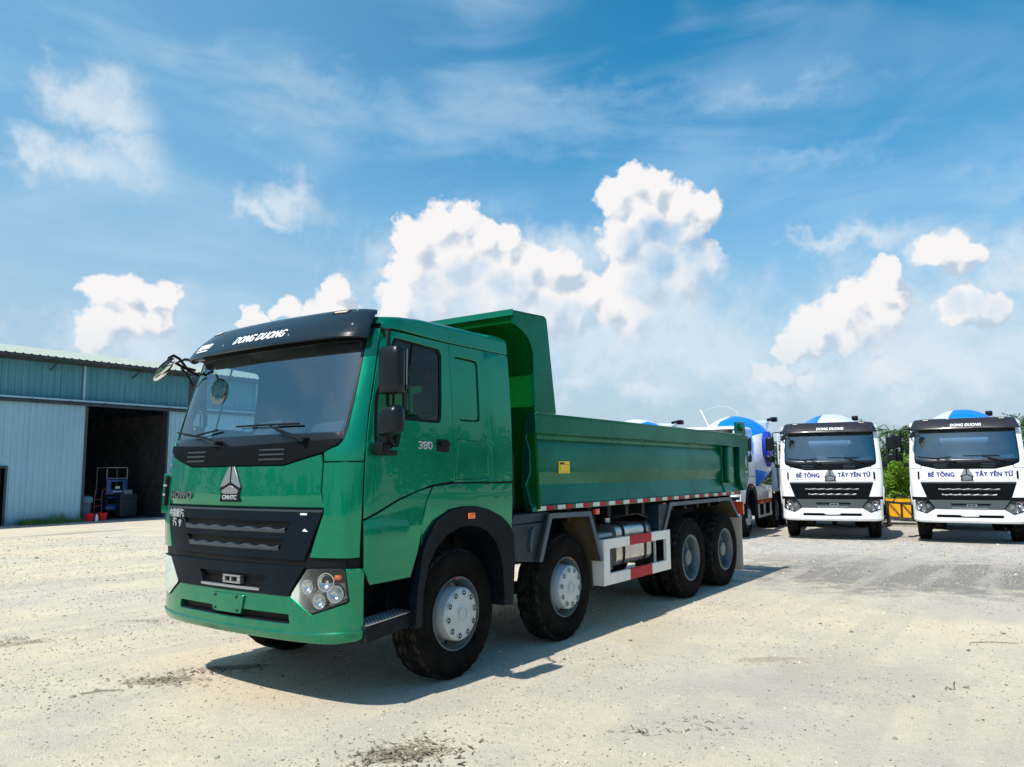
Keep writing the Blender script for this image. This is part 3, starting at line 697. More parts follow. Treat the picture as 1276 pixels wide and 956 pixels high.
    # wheel arch mudguards
    for sg in (-1, 1):
        oc = [(-.665, .54), (-.635, .85), (-.575, 1.10), (-.52, 1.22), (-.40, 1.345), (-.215, 1.425), (-.05, 1.442), (.11, 1.440), (.30, 1.405), (.49, 1.335), (.61, 1.255), (.665, 1.17), (.690, .95), (.665, .70), (.655, .54)]
        ic = [(-.58, .54), (-.56, .80), (-.50, 1.0), (-.40, 1.13), (-.28, 1.215), (-.12, 1.268), (.02, 1.278), (.16, 1.262), (.30, 1.20), (.41, 1.11), (.48, .98), (.515, .85), (.525, .70), (.53, .60), (.53, .54)]
        N = len(oc); vs = []
        for (ox, oz), (ix, iz) in zip(oc, ic):
            for x, z, y in ((ox, oz, 1.21), (ox, oz, 1.272), (ox * .985 + ix * .015, oz - .006, 1.285), (ix, iz, 1.275), (ix, iz, .86)): vs.append((x, sg * y, z))
        fs = [(i * 5 + j, (i + 1) * 5 + j, (i + 1) * 5 + j + 1, i * 5 + j + 1) for i in range(N - 1) for j in range(4)]
        fs += [(0, 1, 2, 3, 4), tuple((N - 1) * 5 + j for j in range(5))]
        mb = MB(); mb.add(vs, fs); fe = mb.build('fender', M['plastic'], root, smooth=35)
        mb = MB(); mb.box((-.01, sg * 1.284, 1.335), (.075, sg * 1.300, 1.385), ch=.006); mb.build('fender_lamp', M['orange'], fe)
    # entry steps
        mb = MB(); mb.prism([(-1.15, .615), (-.60, .655), (-.58, .56), (-1.12, .50)], sg * .90, sg * 1.235); st = mb.build('entry_step', M['plastic'], root, bevel=.008)
        mb = MB(); mb.prism([(-1.13, .622), (-.66, .656), (-.66, .664), (-1.13, .630)], sg * 1.03, sg * 1.232)
        for k in range(14):
            for j in range(4):
                x = -1.11 + k * .034; mb.box((x, sg * (1.055 + j * .045) - .010, .624 + (x + 1.13) * .072), (x + .020, sg * (1.055 + j * .045) + .010, .636 + (x + 1.13) * .072))
        mb.build('step_tread', M['silver'], st)
        mb = MB(); mb.box((-1.10, sg * .93, .93), (-.62, sg * 1.20, .96)); mb.box((-1.10, sg * .88, .55), (-.62, sg * .92, .95)); mb.build('step_well', M['black'], root)
    # wipers
    for sg, (a, mpt, b, pv) in ((1, ((1.03, 2.105), (.62, 2.06), (.30, 2.098), (.22, 1.985))), (-1, ((.04, 2.115), (-.36, 2.115), (-.70, 2.110), (-.80, 1.985)))):
        mb = MB(); mb.tube([surf(*a, .022), surf(*mpt, .026), surf(*b, .022)], .008, 6)
        mb.tube([surf(*mpt, .030), surf((mpt[0] + pv[0]) / 2, 2.035, .045), surf(*pv, .045)], [.007, .009, .014], 8)
        wpp = mb.build('wiper', M['black'], root)
        mb = MB(); mb.tube([surf(mpt[0] * .75 + pv[0] * .25, mpt[1] * .75 + pv[1] * .25, .040), surf(*pv, .052)], [.006, .012], 8); mb.tube([surf(*pv, 0), surf(*pv, .065)], .020, 10); mb.build('wiper_arm', M['mirror'], wpp)
    # interior: dash, wheel, seats, bunk
    mb = MB(); mb.prism([(-1.25, 1.35), (-1.27, 1.88), (-1.05, 2.0), (-.88, 1.98), (-.78, 1.86), (-.72, 1.35)], -1.14, 1.14); dash = mb.build('dashboard', M['inner'], root, bevel=.03)
    mb = MB()
    for s0_, s1_, za, zb in ((-1.04, -.76, 2.045, 2.13), (-.36, -.10, 2.045, 2.165)):
        p4 = [surf(s0_, za, -.05), surf(s1_, za, -.05), surf(s1_, zb - .02, -.10), surf(s0_, zb, -.10)]; mb.add(p4 + [q + Vector((.004, 0, 0)) for q in p4], [(0, 1, 2, 3), (7, 6, 5, 4), (0, 4, 5, 1), (1, 5, 6, 2), (2, 6, 7, 3), (3, 7, 4, 0)])
    mb.build('papers', M['paper'], dash)
    c = Vector((-.62, -.55 if True else 0, 2.02)); ring = [c + Matrix.Rotation(R(-25), 3, 'Y') @ Vector((.22 * math.cos(a), .22 * math.sin(a), 0)) for a in [2 * math.pi * k / 32 for k in range(32)]]
    mb = MB(); mb.tube(ring, .016, 8, closed=True)
    for k in (4, 12, 24): mb.tube([c + Vector((-.0, 0, -.03)), ring[k]], .014, 6)
    mb.tube([c + Vector((0, 0, -.03)), c + Vector((-.18, 0, -.35))], .03, 8); mb.build('steering_wheel', M['inner'], root)
    for y in (-.62, .62):
        mb = MB(); mb.box((-.35, y - .25, 1.45), (.14, y + .25, 1.62), ch=.05); mb.box((.05, y - .25, 1.55), (.20, y + .25, 2.28), ch=.05, rot=Matrix.Rotation(R(8), 3, 'Y'), piv=(.1, y, 1.55)); mb.box((.14, y - .13, 2.28), (.24, y + .13, 2.48), ch=.04); mb.build('seat', M['seat'], root)
    mb = MB(); mb.box((.28, -1.1, 1.35), (.64, 1.1, 1.8), ch=.04); mb.build('bunk', M['seat'], root)
    mb = MB(); mb.box((-1.0, -1.12, 1.30), (.66, 1.12, 1.34)); mb.build('cab_floor', M['inner'], root)
    mb = MB(); mb.box((-.80, -1.05, 2.86), (.64, 1.05, 2.88)); mb.build('headliner', M['inner_lt'], root)
    mb = MB(); mb.box((-.98, -.95, 2.70), (-.96, -.45, 2.84), ch=.006); mb.box((-.98, .45, 2.70), (-.96, .95, 2.84), ch=.006); mb.build('inner_visors', M['inner_lt'], root)
    if not mixer:
        mb = MB(); mb.box((.06, -.88, 2.56), (.12, -.72, 2.655), ch=.012); mb.build('red_pouch', M['redbox'], root)
        mb = MB(); mb.tube([(.10, -.80, 2.55), (.14, -.76, 2.35), (.18, -.72, 2.15)], .008, 5); mb.build('seat_belt', M['lou'], root)
    # mirrors
    for sg in (-1, 1):
        mb = MB()
        MXo = -1.13 if sg < 0 else -.80; c = Vector((MXo, sg * (1.46 if sg < 0 else 1.49), 2.485 if sg < 0 else 2.53))
        for k, (dz, kx, ky) in enumerate(((-.178, .7, .85), (-.165, .95, .97), (-.10, 1, 1), (.10, 1, 1), (.155, .95, .97), (.172, .65, .80))):
            for q in range(16):
                t = 2 * math.pi * q / 16; sx_ = math.copysign(abs(math.cos(t)) ** .6, math.cos(t)); sy_ = math.copysign(abs(math.sin(t)) ** .55, math.sin(t))
                mb.v.append(tuple(c + Vector((sx_ * .062 * kx, sy_ * .105 * ky, dz))))
        for i in range(5):
            for q in range(16): mb.f.append((i * 16 + q, i * 16 + (q + 1) % 16, (i + 1) * 16 + (q + 1) % 16, (i + 1) * 16 + q)); mb.m.append(0)
        mb.f += [tuple(range(16)), tuple(80 + q for q in range(16))]; mb.m += [0, 0]
        mi = mb.build('mirror', M['mirror'], root, smooth=60)
        mb2 = MB(); mb2.box((MXo + .062, sg * 1.37 + (.06 if sg > 0 else 0), 2.33), (MXo + .066, sg * 1.55 + (.06 if sg > 0 else 0), 2.64)); mb2.build('mirror_glass', M['mirrorglass'], mi)
        mb = MB(); c = Vector((MXo, sg * (1.455 if sg < 0 else 1.515), 2.11))
        for k, (dz, kx, ky) in enumerate(((-.10, .6, .75), (-.092, .9, .95), (-.04, 1, 1), (.05, 1.05, 1.0), (.085, .9, .92), (.10, .5, .7))):
            for q in range(16):
                t = 2 * math.pi * q / 16; sx_ = math.copysign(abs(math.cos(t)) ** .7, math.cos(t)); sy_ = math.copysign(abs(math.sin(t)) ** .6, math.sin(t))
                mb.v.append(tuple(c + Vector((sx_ * .07 * kx, sy_ * .105 * ky, dz + .012 * sy_ * sg))))
        for i in range(5):
            for q in range(16): mb.f.append((i * 16 + q, i * 16 + (q + 1) % 16, (i + 1) * 16 + (q + 1) % 16, (i + 1) * 16 + q)); mb.m.append(0)
        mb.f += [tuple(range(16)), tuple(80 + q for q in range(16))]; mb.m += [0, 0]
        m2 = mb.build('lower_mirror', M['mirror'], root, smooth=60)
        mb = MB()
        y = sg * 1.40
        mb.tube([surf(sg * 1.27, 2.80, 0), (-1.07, sg * 1.30, 2.82), (-1.10, y, 2.79), (MXo + .02, y, 2.66), (MXo + .02, y, 2.0), (-1.0, sg * 1.36, 1.94), (-.98, sg * 1.26, 1.90)], .014, 8)
        mb.tube([(MXo + .06, sg * 1.42, 2.32), (MXo + .06, sg * 1.42, 2.20)], .010, 6); mb.tube([(MXo + .06, sg * 1.52, 2.32), (MXo + .06, sg * 1.52, 2.20)], .010, 6)
        mb.box((-1.09, sg * 1.25, 1.86), (-.90, sg * 1.31, 1.90), ch=.01); mb.box((-1.12, sg * 1.25, 1.86), (-1.03, sg * 1.36, 1.96), ch=.02)
        mb.build('mirror_arm', M['black'], root)
    # front view mirror on a curved arm, on the truck's right corner
    mb = MB(); mb.tube([(-1.06, 1.13, 2.70), (-1.13, 1.17, 2.72), (-1.20, 1.18, 2.80), (-1.27, 1.16, 2.82), (-1.33, 1.13, 2.79), (-1.36, 1.11, 2.74)], .013, 8)
    mb.tube([(-1.08, 1.13, 2.55), (-1.12, 1.17, 2.66), (-1.18, 1.18, 2.72)], .010, 6)
    fa = mb.build('front_mirror_arm', M['black'], root)
    mb = MB(); c = Vector((-1.41, 1.07, 2.665)); up = Vector((.51, -.57, -.635)).normalized(); ax = up.cross(Vector((.81, .57, .11))).normalized(); ax = (ax + up.cross(ax) * .0).normalized(); sd_ = ax.cross(up).normalized()
    for k, (h, kk) in enumerate(((0, .96), (.006, 1), (.014, .95), (.024, .7), (.030, .35))):
        for q in range(20):
            t = 2 * math.pi * q / 20; mb.v.append(tuple(c + ax * (.135 * kk * math.cos(t)) + sd_ * (.125 * kk * math.sin(t)) - up * h))
    for i in range(4):
        for q in range(20): mb.f.append((i * 20 + q, i * 20 + (q + 1) % 20, (i + 1) * 20 + (q + 1) % 20, (i + 1) * 20 + q)); mb.m.append(0)
    mb.f += [tuple(80 + q for q in range(20))]; mb.m += [0]; mb.f += [tuple(range(20))]; mb.m += [1]
    mb.build('front_mirror', [M['mirror'], M['mirrorglass']], root, smooth=50)

def chassis(root, x1, rear_axles, front_axles):
    mb = MB()
    for sg in (-1, 1): mb.box((-1.1, sg * .35, .82), (x1, sg * .43, 1.10))
    x = -.9
    while x < x1: mb.box((x, -.35, .86), (x + .10, .35, 1.06)); x += .9
    mb.build('chassis_frame', M['chassis'], root)
    for x in front_axles: mb = MB(); mb.tube([(x, -1.0, RAD), (x, -.5, RAD - .06), (x, .5, RAD - .06), (x, 1.0, RAD)], .07, 8); mb.box((x - .6, -.48, .72), (x + .6, -.40, .80)); mb.box((x - .6, .40, .72), (x + .6, .48, .80)); mb.build('front_axle', M['chassis'], root)
    for x in rear_axles: mb = MB(); mb.tube([(x, -.9, RAD), (x, .9, RAD)], .10, 10); mb.lathe([(-.2, .05), (-.12, .20), (.12, .20), (.2, .05)], 16, c=(x, 0, RAD)); mb.build('rear_axle', M['chassis'], root)
    mb = MB(); mb.box((rear_axles[0] - .1, -.56, .66), (rear_axles[-1] + .1, -.46, .80)); mb.box((rear_axles[0] - .1, .46, .66), (rear_axles[-1] + .1, .56, .80)); mb.tube([(1.0, 0, .75), (rear_axles[0], 0, .62)], .05, 8); mb.build('drive_line', M['chassis'], root)
    mb = MB(); mb.box((-.95, -.42, .65), (.5, .42, 1.25), ch=.05); mb.box((-1.1, -.5, .75), (-.98, .5, 1.25)); mb.build('engine', M['chassis'], root)
AX = [0, 1.8, 5.02, 6.373]

# ================================================================== the green dump truck
T = thing('dump_truck', 'green eight-wheel dump truck parked in the middle of the yard', 'truck')
build_cab(T, 'green')
chassis(T, 7.2, AX[2:], AX[:2])
for i, x in enumerate(AX[:2]):
    for sg in (-1, 1): wheel(T, x, sg * 1.17, sg, 'front', .3 * i)
for i, x in enumerate(AX[2:]):
    for sg in (-1, 1):
        wheel(T, x, sg * 1.235, sg, 'rear', .2 * i)
        wheel(T, x, sg * .905, sg, 'rear', .2 * i)
surf_text('door_lettering', '380', .088, M['lett_g'], [o for o in kids(T) if o.name.startswith('door') and 'hand' not in o.name][0], -1.945, 1.945, off=.005, bold=.001, xs=1.35)
for d_ in kids(T):
    pass
# dump body
GB = M['green_body']
prof = [(1.25, 2.31), (1.25, 2.115), (1.135, 2.095), (1.13, 2.06), (1.175, 1.93), (1.175, 1.725), (1.125, 1.60), (1.185, 1.395), (1.20, 1.392), (1.20, 1.335), (1.10, 1.335), (1.10, 1.40), (1.05, 1.60), (1.08, 2.05), (1.12, 2.31)]
for sg in (-1, 1):
    x0, x1 = 1.118, 6.50
    xs = [x0, 1.4, 3.0, 4.8, 6.0, x1]
    mb = MB(); vs = []
    XE = [(6.05, 0), (6.18, .15), (6.28, .55), (6.33, 1)]
    rows = [(x0, 0), (2.2, 0), (3.2, 0), (4.2, 0), (5.2, 0)] + XE[:] + [(6.50, 1)]
    for x, f in rows:
        for j, (y, z) in enumerate(prof):
            yy = y
            vs.append((x, sg * yy, z))
    n = len(prof)
    fs = [(i * n + j, (i + 1) * n + j, (i + 1) * n + (j + 1) % n, i * n + (j + 1) % n) for i in range(len(rows) - 1) for j in range(n)]
    fs += [tuple(range(n))]
    mb.add(vs, fs)
    sp_ = mb.build('side_panel', GB, T, smooth=20, bevel=.012)
    # rear recess: deep pocket closing the ribbed panel, then the rear frame with a hollow post
    mb = MB()
    mb.prism([(1.25, 2.31), (1.25, 2.10), (1.17, 2.10), (1.17, 1.50), (1.20, 1.42), (1.20, 1.335), (1.08, 1.335), (1.08, 2.31)] if sg > 0 else [(-1.25, 2.31), (-1.25, 2.10), (-1.17, 2.10), (-1.17, 1.50), (-1.20, 1.42), (-1.20, 1.335), (-1.08, 1.335), (-1.08, 2.31)], 6.505, 7.24, 'x')
    rf = mb.build('rear_frame', GB, T, smooth=20, bevel=.01)
    mb = MB()
    mb.prism([(6.56, 2.098), (6.56, 1.60), (6.60, 1.53), (6.80, 1.53), (6.80, 2.098)], sg * 1.172, sg * 1.25); mb.build('rear_post', GB, T, bevel=.02)
    mb = MB()
    mb.prism([(7.245, 2.29), (7.12, 2.10), (7.10, 1.60), (7.245, 1.40), (7.38, 1.40), (7.55, 1.62), (7.55, 2.30)], sg * 1.172, sg * 1.245); eb = mb.build('tailgate_cheek', GB, T, bevel=.012)
    mb = MB(); mb.prism([(6.98, 2.31), (6.98, 2.50), (7.42, 2.52), (7.45, 2.30)], sg * 1.215, sg * 1.25); mb.tube([(7.2, sg * 1.20, 2.42), (7.2, sg * 1.30, 2.42)], .06, 14); mb.build('hinge_plate', GB, T, bevel=.008)
    # top flange ridge lines
    mb = MB(); mb.box((1.12, sg * 1.253, 2.285), (7.24, sg * 1.262, 2.31), ch=.004); mb.build('rail_lip', GB, sp_)
    # front gusset
    gp = [(.733, 3.272), (1.286, 3.300), (1.335, 3.275), (1.345, 3.24), (1.497, 2.316), (1.112, 2.315), (1.079, 2.91), (1.05, 2.98), (1.0, 3.04), (.90, 3.097), (.751, 3.144)]
    mb = MB(); mb.prism(gp, sg * 1.215, sg * 1.252); mb.build('canopy_gusset', GB, T, bevel=.006)
    # tape
    mb = MB(); x = 1.205; k = 0
    while x < 7.05: mb.box((x, sg * 1.2005, 1.343), (x + .154, sg * 1.2035, 1.388), k % 2); x += .155 if k % 2 == 0 else .215; k += 1
    mb.build('reflective_tape', [M['white_tape'], M['red']], sp_)
mb = MB(); mb.box((1.642, -1.179, 1.71), (1.862, -1.183, 1.835)); yl = mb.build('warning_label', M['yellow'], T)
mb = MB()
mb.box((1.655, -1.1835, 1.800), (1.849, -1.1845, 1.803)); mb.box((1.655, -1.1835, 1.722), (1.849, -1.1845, 1.725)); mb.box((1.66, -1.1835, 1.806), (1.75, -1.1845, 1.824)); mb.box((1.672, -1.1835, 1.735), (1.676, -1.1845, 1.79)); mb.build('label_printing', M['ink'], yl)
# diamond logo on the cheek
mb = MB(); mb.prism([(7.40, 1.98), (7.345, 1.86), (7.40, 1.75), (7.455, 1.86)], -1.247, -1.252); mb.prism([(7.33, 1.715), (7.47, 1.715), (7.47, 1.685), (7.33, 1.685)], -1.247, -1.252); lg = mb.build('tailgate_logo', M['lett_g'], T)
# front wall + canopy + floor + tailgate
mb = MB(); fw_ = [(1.20, 1.36), (1.13, 2.30), (1.10, 2.90), (1.06, 2.99), (1.0, 3.05), (.90, 3.11), (.76, 3.16), (.735, 3.265), (.76, 3.272), (.80, 3.19), (.92, 3.145), (1.03, 3.085), (1.10, 3.0), (1.14, 2.90), (1.17, 2.30), (1.24, 1.36)]
mb.prism(fw_, -1.214, 1.214); mb.build('front_wall', M['green_in'], T, smooth=30)
mb = MB(); mb.prism([(.733, 3.275), (1.286, 3.303), (1.335, 3.278), (1.286, 3.290), (.75, 3.262)], -1.252, 1.252); mb.build('canopy_top', GB, T)
mb = MB(); mb.prism([(.722, 3.285), (.722, 3.225), (.732, 3.225), (.732, 3.285)], -1.253, 1.253); mb.build('canopy_edge', M['green'], T)
mb = MB(); mb.box((1.075, -1.2, 2.985), (1.10, 1.2, 3.02)); mb.box((1.08, -.5, 1.5), (1.13, -.42, 2.9)); mb.box((1.08, .42, 1.5), (1.13, .5, 2.9)); mb.build('front_ribs', GB, T)
mb = MB(); mb.box((1.2, -1.1, 1.34), (7.2, 1.1, 1.40)); x = 1.4
while x < 7.1: mb.box((x, -1.15, 1.20), (x + .08, 1.15, 1.34)); x += .45
for sg in (-1, 1): mb.box((1.0, sg * .36, 1.11), (7.2, sg * .46, 1.21))
mb.build('body_floor', M['chassis'], T)
mb = MB(); mb.prism([(7.25, 1.42), (7.42, 1.42), (7.30, 2.30), (7.22, 2.30)], -1.165, 1.165)
for y in (-.8, -.27, .27, .8): mb.box((7.38, y - .05, 1.5), (7.45, y + .05, 2.2))
mb.build('tailgate', GB, T)
mb = MB(); mb.tube([(.95, 0, .9), (1.0, 0, 2.75)], .11, 16); mb.tube([(.95, 0, 2.3), (1.0, 0, 2.9)], .07, 12); mb.box((.8, -.45, .95), (.93, .45, 1.9)); mb.build('lift_cylinder', M['chassis'], T)
mb = MB(); mb.box((.74, -1.12, 1.36), (.95, -.62, 1.95), ch=.04); mb.tube([(.84, -.9, 1.95), (.84, -.9, 2.35), (.82, -.88, 2.42)], .08, 12); mb.build('added_shade_block', M['black'], T)  # black box and pipe added behind the cab to deepen the shade there
# mudguards of grey steel
for sg in (-1, 1):
    mb = MB(); y0, y1 = sg * .88, sg * 1.245
    pth = [(1.15, .86), (1.345, 1.285), (2.15, 1.275), (2.38, .75)]
    mb.prism([(2.38, .75), (2.41, .75), (2.44, .45), (2.41, .45)], sg * .88, sg * 1.12); t_ = .012
    for (a, b) in zip(pth, pth[1:]): mb.prism([a, b, (b[0], b[1] + .03), (a[0], a[1] + .03)] if abs(b[1] - a[1]) < .1 else [a, b, (b[0] + .03, b[1]), (a[0] + .03, a[1])], y0, y1)
    fd = mb.build('mudguard', M['grime'], T)
    mb = MB(); edge = [(1.135, .86), (1.33, 1.315), (2.165, 1.30), (2.425, .75)]; inn = [(1.19, .86), (1.375, 1.265), (2.13, 1.25), (2.37, .75)]
    for i in range(3): mb.prism([edge[i], edge[i + 1], inn[i + 1], inn[i]], sg * 1.246, sg * 1.262)
    mb.build('mudguard_edge', M['steel_lt'], fd)
    # front box panel joining the two mudguards
    mb = MB(); mb.prism([(.70, 1.235), (1.30, 1.235), (1.135, .86), (.70, .90)], sg * 1.16, sg * 1.215); mb.prism([(.70, 1.235), (1.32, 1.24), (1.40, 1.33), (.78, 1.33)], sg * .8, sg * 1.212); mb.box((.70, sg * .8, .90), (.72, sg * 1.20, 1.23))
    fb_ = mb.build('mudguard_panel', M['steel'], T, bevel=.01)
    mb = MB(); mb.tube([(1.10, sg * 1.225, 1.19), (1.06, sg * 1.235, 1.17), (1.02, sg * 1.235, 1.0), (1.04, sg * 1.225, .97)], .012, 6); mb.build('latch', M['steel_lt'], fb_)
    mb = MB(); pth = [(4.12, .98), (4.32, 1.27), (6.60, 1.27), (6.98, .98)]
    for (a, b) in zip(pth, pth[1:]): mb.prism([a, b, (b[0], b[1] + .03), (a[0], a[1] + .03)], sg * .56, sg * 1.225)
    fd = mb.build('mudguard', M['grime'], T)
    mb = MB(); edge = [(4.10, .98), (4.32, 1.315), (6.62, 1.315), (7.02, .98)]; inn = [(4.17, .98), (4.365, 1.265), (6.585, 1.265), (6.95, .98)]
    for i in range(3): mb.prism([edge[i], edge[i + 1], inn[i + 1], inn[i]], sg * 1.226, sg * 1.242)
    mb.build('mudguard_edge', M['steel_lt'], fd)
    mb = MB(); mb.prism([(4.10, .98), (4.32, 1.30), (4.0, 1.30), (3.98, .98)], sg * 1.0, sg * 1.22); mb.build('mudguard_panel', M['steel'], T)
    mb = MB(); mb.box((7.08, sg * .62, .15), (7.095, sg * 1.24, 1.0)); mb.build('mud_flap', M['flap'], T)
    for x in (2.40, 4.20):
        mb = MB(); mb.box((x - .045, sg * 1.17, 1.255), (x + .045, sg * 1.215, 1.315), ch=.008); mb.build('side_marker', M['lampred'], T)
    mb = MB(); mb.box((7.25, sg * .7, 1.02), (7.30, sg * 1.22, 1.22)); mb.build('tail_lamp', M['lampred'], T)
mb = MB(); mb.box((7.20, -.9, .95), (7.30, .9, 1.10)); mb.build('rear_crossbar', M['chassis'], T)
# side guards, tank and box
for sg in (-1, 1):
    mb = MB(); ya, yb = sg * 1.205, sg * 1.25
    mb.box((2.60, ya, .862), (3.10, yb, .972)); mb.box((3.70, ya, .862), (4.14, yb, .972)); mb.box((2.60, ya, .468), (3.10, yb, .592)); mb.box((3.70, ya, .468), (4.14, yb, .592))
    mb.box((2.47, ya, .468), (2.60, yb, .972)); mb.box((4.14, ya, .468), (4.26, yb, .972))
    mb.box((2.455, sg * 1.09, .468), (2.47, yb, .972)); mb.box((4.10, sg * 1.08, .56), (4.125, sg * 1.11, .90))
    mb.box((3.10, ya, .862), (3.70, yb, .972), 1); mb.box((3.10, ya, .468), (3.70, yb, .592), 1)
    mb.build('side_guard', [M['white_part'], M['red']], T, bevel=.004)
    mb = MB(); prf = rounded([(1.14 * sg, 1.10), (1.14 * sg, .62), (.50 * sg, .62), (.50 * sg, 1.10)], .11, 5)
    mb.prism(prf, 2.98, 3.92, 'x'); mb.tube([(3.35, sg * .80, 1.09), (3.35, sg * .80, 1.16)], .06, 14); tk = mb.build('fuel_tank', M['alu'], T, smooth=40, bevel=.006)
    mb = MB()
    for x in (3.13, 3.16, 3.72, 3.75):
        mb.prism(rounded([(1.148 * sg, 1.108), (1.148 * sg, .612), (.49 * sg, .612), (.49 * sg, 1.108)], .115, 5), x, x + .018, 'x')
    mb.build('tank_strap', M['chassis'], tk)
    mb = MB(); mb.box((2.56, sg * .60, .60), (2.90, sg * 1.13, 1.02), ch=.02); bb = mb.build('battery_box', M['galv'], T)
    mb = MB()
    for k in range(9): mb.box((2.58 + k * .035, sg * 1.132, .62), (2.592 + k * .035, sg * 1.138, .98))
    mb.build('box_ribs', M['lou'], bb)
    mb = MB()
    for xx, d in ((2.50, .0), (2.56, .05)): mb.tube([(xx, sg * 1.0, .9), (xx - .02, sg * 1.08, 1.08 + d), (xx + .08, sg * 1.02, 1.20 + d), (xx + .2, sg * .9, 1.15 + d), (xx + .25, sg * .8, .9)], .022, 8)
    for xx in (4.0, 4.12): mb.tube([(xx - .5, sg * .8, 1.16), (xx - .2, sg * 1.0, 1.20), (xx + .05, sg * 1.08, 1.12), (xx + .1, sg * 1.08, .95), (xx + .1, sg * 1.0, .8)], .022, 8)
    mb.build('air_hose', M['rubberhose'], T)

# ================================================================== mixer trucks
def make_mixer(name, label, loc, deg, roll):
    t = thing(name, label, 'concrete mixer', loc, R(deg), 'concrete mixer trucks parked in a row')
    build_cab(t, 'white', True)
    chassis(t, 7.6, (3.9, 5.25), (0,))
    for sg in (-1, 1):
        wheel(t, 0, sg * 1.17, sg, 'front')
        for x in (3.9, 5.25): wheel(t, x, sg * 1.235, sg, 'rear'); wheel(t, x, sg * .905, sg, 'rear')
        mb = MB(); mb.box((.9, sg * 1.10, .95), (3.1, sg * 1.24, 1.35), ch=.02); mb.box((3.15, sg * .6, 1.15), (6.1, sg * 1.24, 1.19)); mb.build('side_cover', M['white'], t)
        mb = MB(); mb.box((1.2, sg * 1.19, .45), (3.0, sg * 1.23, .52)); mb.box((1.2, sg * 1.19, .84), (3.0, sg * 1.23, .93), 1); mb.box((1.2, sg * 1.19, .52), (1.26, sg * 1.23, .84)); mb.box((2.94, sg * 1.19, .52), (3.0, sg * 1.23, .84)); mb.box((2.0, sg * 1.19, .52), (2.06, sg * 1.23, .84)); mb.build('side_guard', [M['white'], M['orange']], t)
    mb = MB(); mb.lathe([(-1.0, 0), (-1.0, .30), (-.95, .33), (.95, .33), (1.0, .30), (1.0, 0)], 24, c=(1.05, 0, 2.35)); mb.build('water_tank', M['white_drum'], t, smooth=40)
    # drum
    prf = []
    keys = [(0, .0), (0, .48), (.15, .62), (.9, .98), (1.5, 1.19), (2.5, 1.22), (3.1, 1.12), (4.5, .72), (5.0, .60), (5.1, .5), (4.9, .45)]
    for (a, r), (b, q) in zip(keys, keys[1:]):
        k = 4
        for i in range(k): prf.append((a + (b - a) * i / k, r + (q - r) * i / k))
    prf.append(keys[-1])
    mb = MB(); n = 96
    mb.lathe(prf, n, 'x', twist=R(1.6), mfun=lambda i, k: (k * 6 // n) % 2)
    dr = mb.build('mixing_drum', [M['blue'], M['white_drum']], t, smooth=60)
    dr.location = (1.45, 0, 1.91); dr.rotation_euler = (Matrix.Rotation(R(-10.5), 3, 'Y') @ Matrix.Rotation(R(roll), 3, 'X')).to_euler()
    mb = MB(); mb.prism([(1.2, 1.12), (1.7, 1.12), (1.6, 1.9), (1.3, 1.9)], -.35, .35); mb.prism([(5.4, 1.12), (6.0, 1.12), (5.95, 2.1), (5.75, 2.1)], -.9, -.8); mb.prism([(5.4, 1.12), (6.0, 1.12), (5.95, 2.1), (5.75, 2.1)], .8, .9); mb.box((1.0, -.45, 1.10), (7.2, -.35, 1.2)); mb.box((1.0, .35, 1.10), (7.2, .45, 1.2)); mb.build('drum_stand', M['white'], t)
    mb = MB(); mb.prism([(6.3, 3.15), (7.0, 3.55), (7.0, 3.60), (6.2, 3.45)], -.55, .55); mb.prism([(6.2, 2.6), (7.2, 2.2), (7.3, 2.1), (6.2, 2.4)], -.35, .35); mb.tube([(6.9, 0, 2.2), (7.6, .2, 1.4)], [.25, .18], 10); mb.build('hopper_and_chute', M['white'], t)
    mb = MB(); mb.tube([(5.6, -.75, 3.52), (6.5, -.80, 3.62)], .05, 8); mb.box((6.3, -.9, 3.5), (6.6, -.7, 3.66), ch=.03); mb.build('hopper_edge', M['black'], t)
    for sg in (-1, 1):
        mb = MB()
        for yy in (.98, 1.22): mb.tube([(5.95, sg * yy, 1.2), (5.95, sg * yy, 3.1)], .02, 6)
        for k in range(7): mb.tube([(5.95, sg * .98, 1.3 + k * .28), (5.95, sg * 1.22, 1.3 + k * .28)], .016, 6)
        mb.tube([(.85, sg * 1.15, 1.4), (.85, sg * 1.2, 2.6)], .02, 6); mb.build('ladder', M['white'], t)
    # round shield on the drum side and a pole with a hose loop
    return t
def at(px, py, D): q = CAM + (FW + RT * ((px - 638) / FPX) - UP * ((py - 478) / FPX)) * D; return (q.x, q.y, DIP)
DIP = -.085
T2L = at(1037.6, 649, 19.7); T3L = at(1209, 649, 18.4); T1L = at(862, 649, 20.4)
def place(front, deg):
    d = Vector((math.cos(R(deg)), math.sin(R(deg)), 0)); return Vector(front) + d * 1.43
MX = make_mixer('mixer_truck', 'white concrete mixer with a white and blue drum, between the other two whose fronts show', place(T2L, 12), 12, -11)
def clone(src, label, front, deg, roll):
    c = dup(src); c.location = place(front, deg); c.rotation_euler = (0, 0, R(deg)); c['label'] = label
    for k in kids(c):
        if k.name.startswith('mixing_drum'): k.rotation_euler = (Matrix.Rotation(R(-10.5), 3, 'Y') @ Matrix.Rotation(R(roll), 3, 'X')).to_euler()
    return c
M3 = clone(MX, 'white concrete mixer at the right edge, yellow trough beside its front wheel', T3L, 5.0, -71)
M1 = clone(MX, 'white concrete mixer with blue-topped drum, half hidden by the dump truck tailgate', T1L, 6.0, 56)
M0 = clone(MX, 'concrete mixer hidden behind the green dump body, only its white drum top showing', (13.6, 5.6, DIP), 7, 200)
for k in list(kids(M1)):
    if k.name.startswith('sun_visor'):
        for q in kids(k):
            for r_ in kids(q): bpy.data.objects.remove(r_)
            bpy.data.objects.remove(q)
        bpy.data.objects.remove(k)
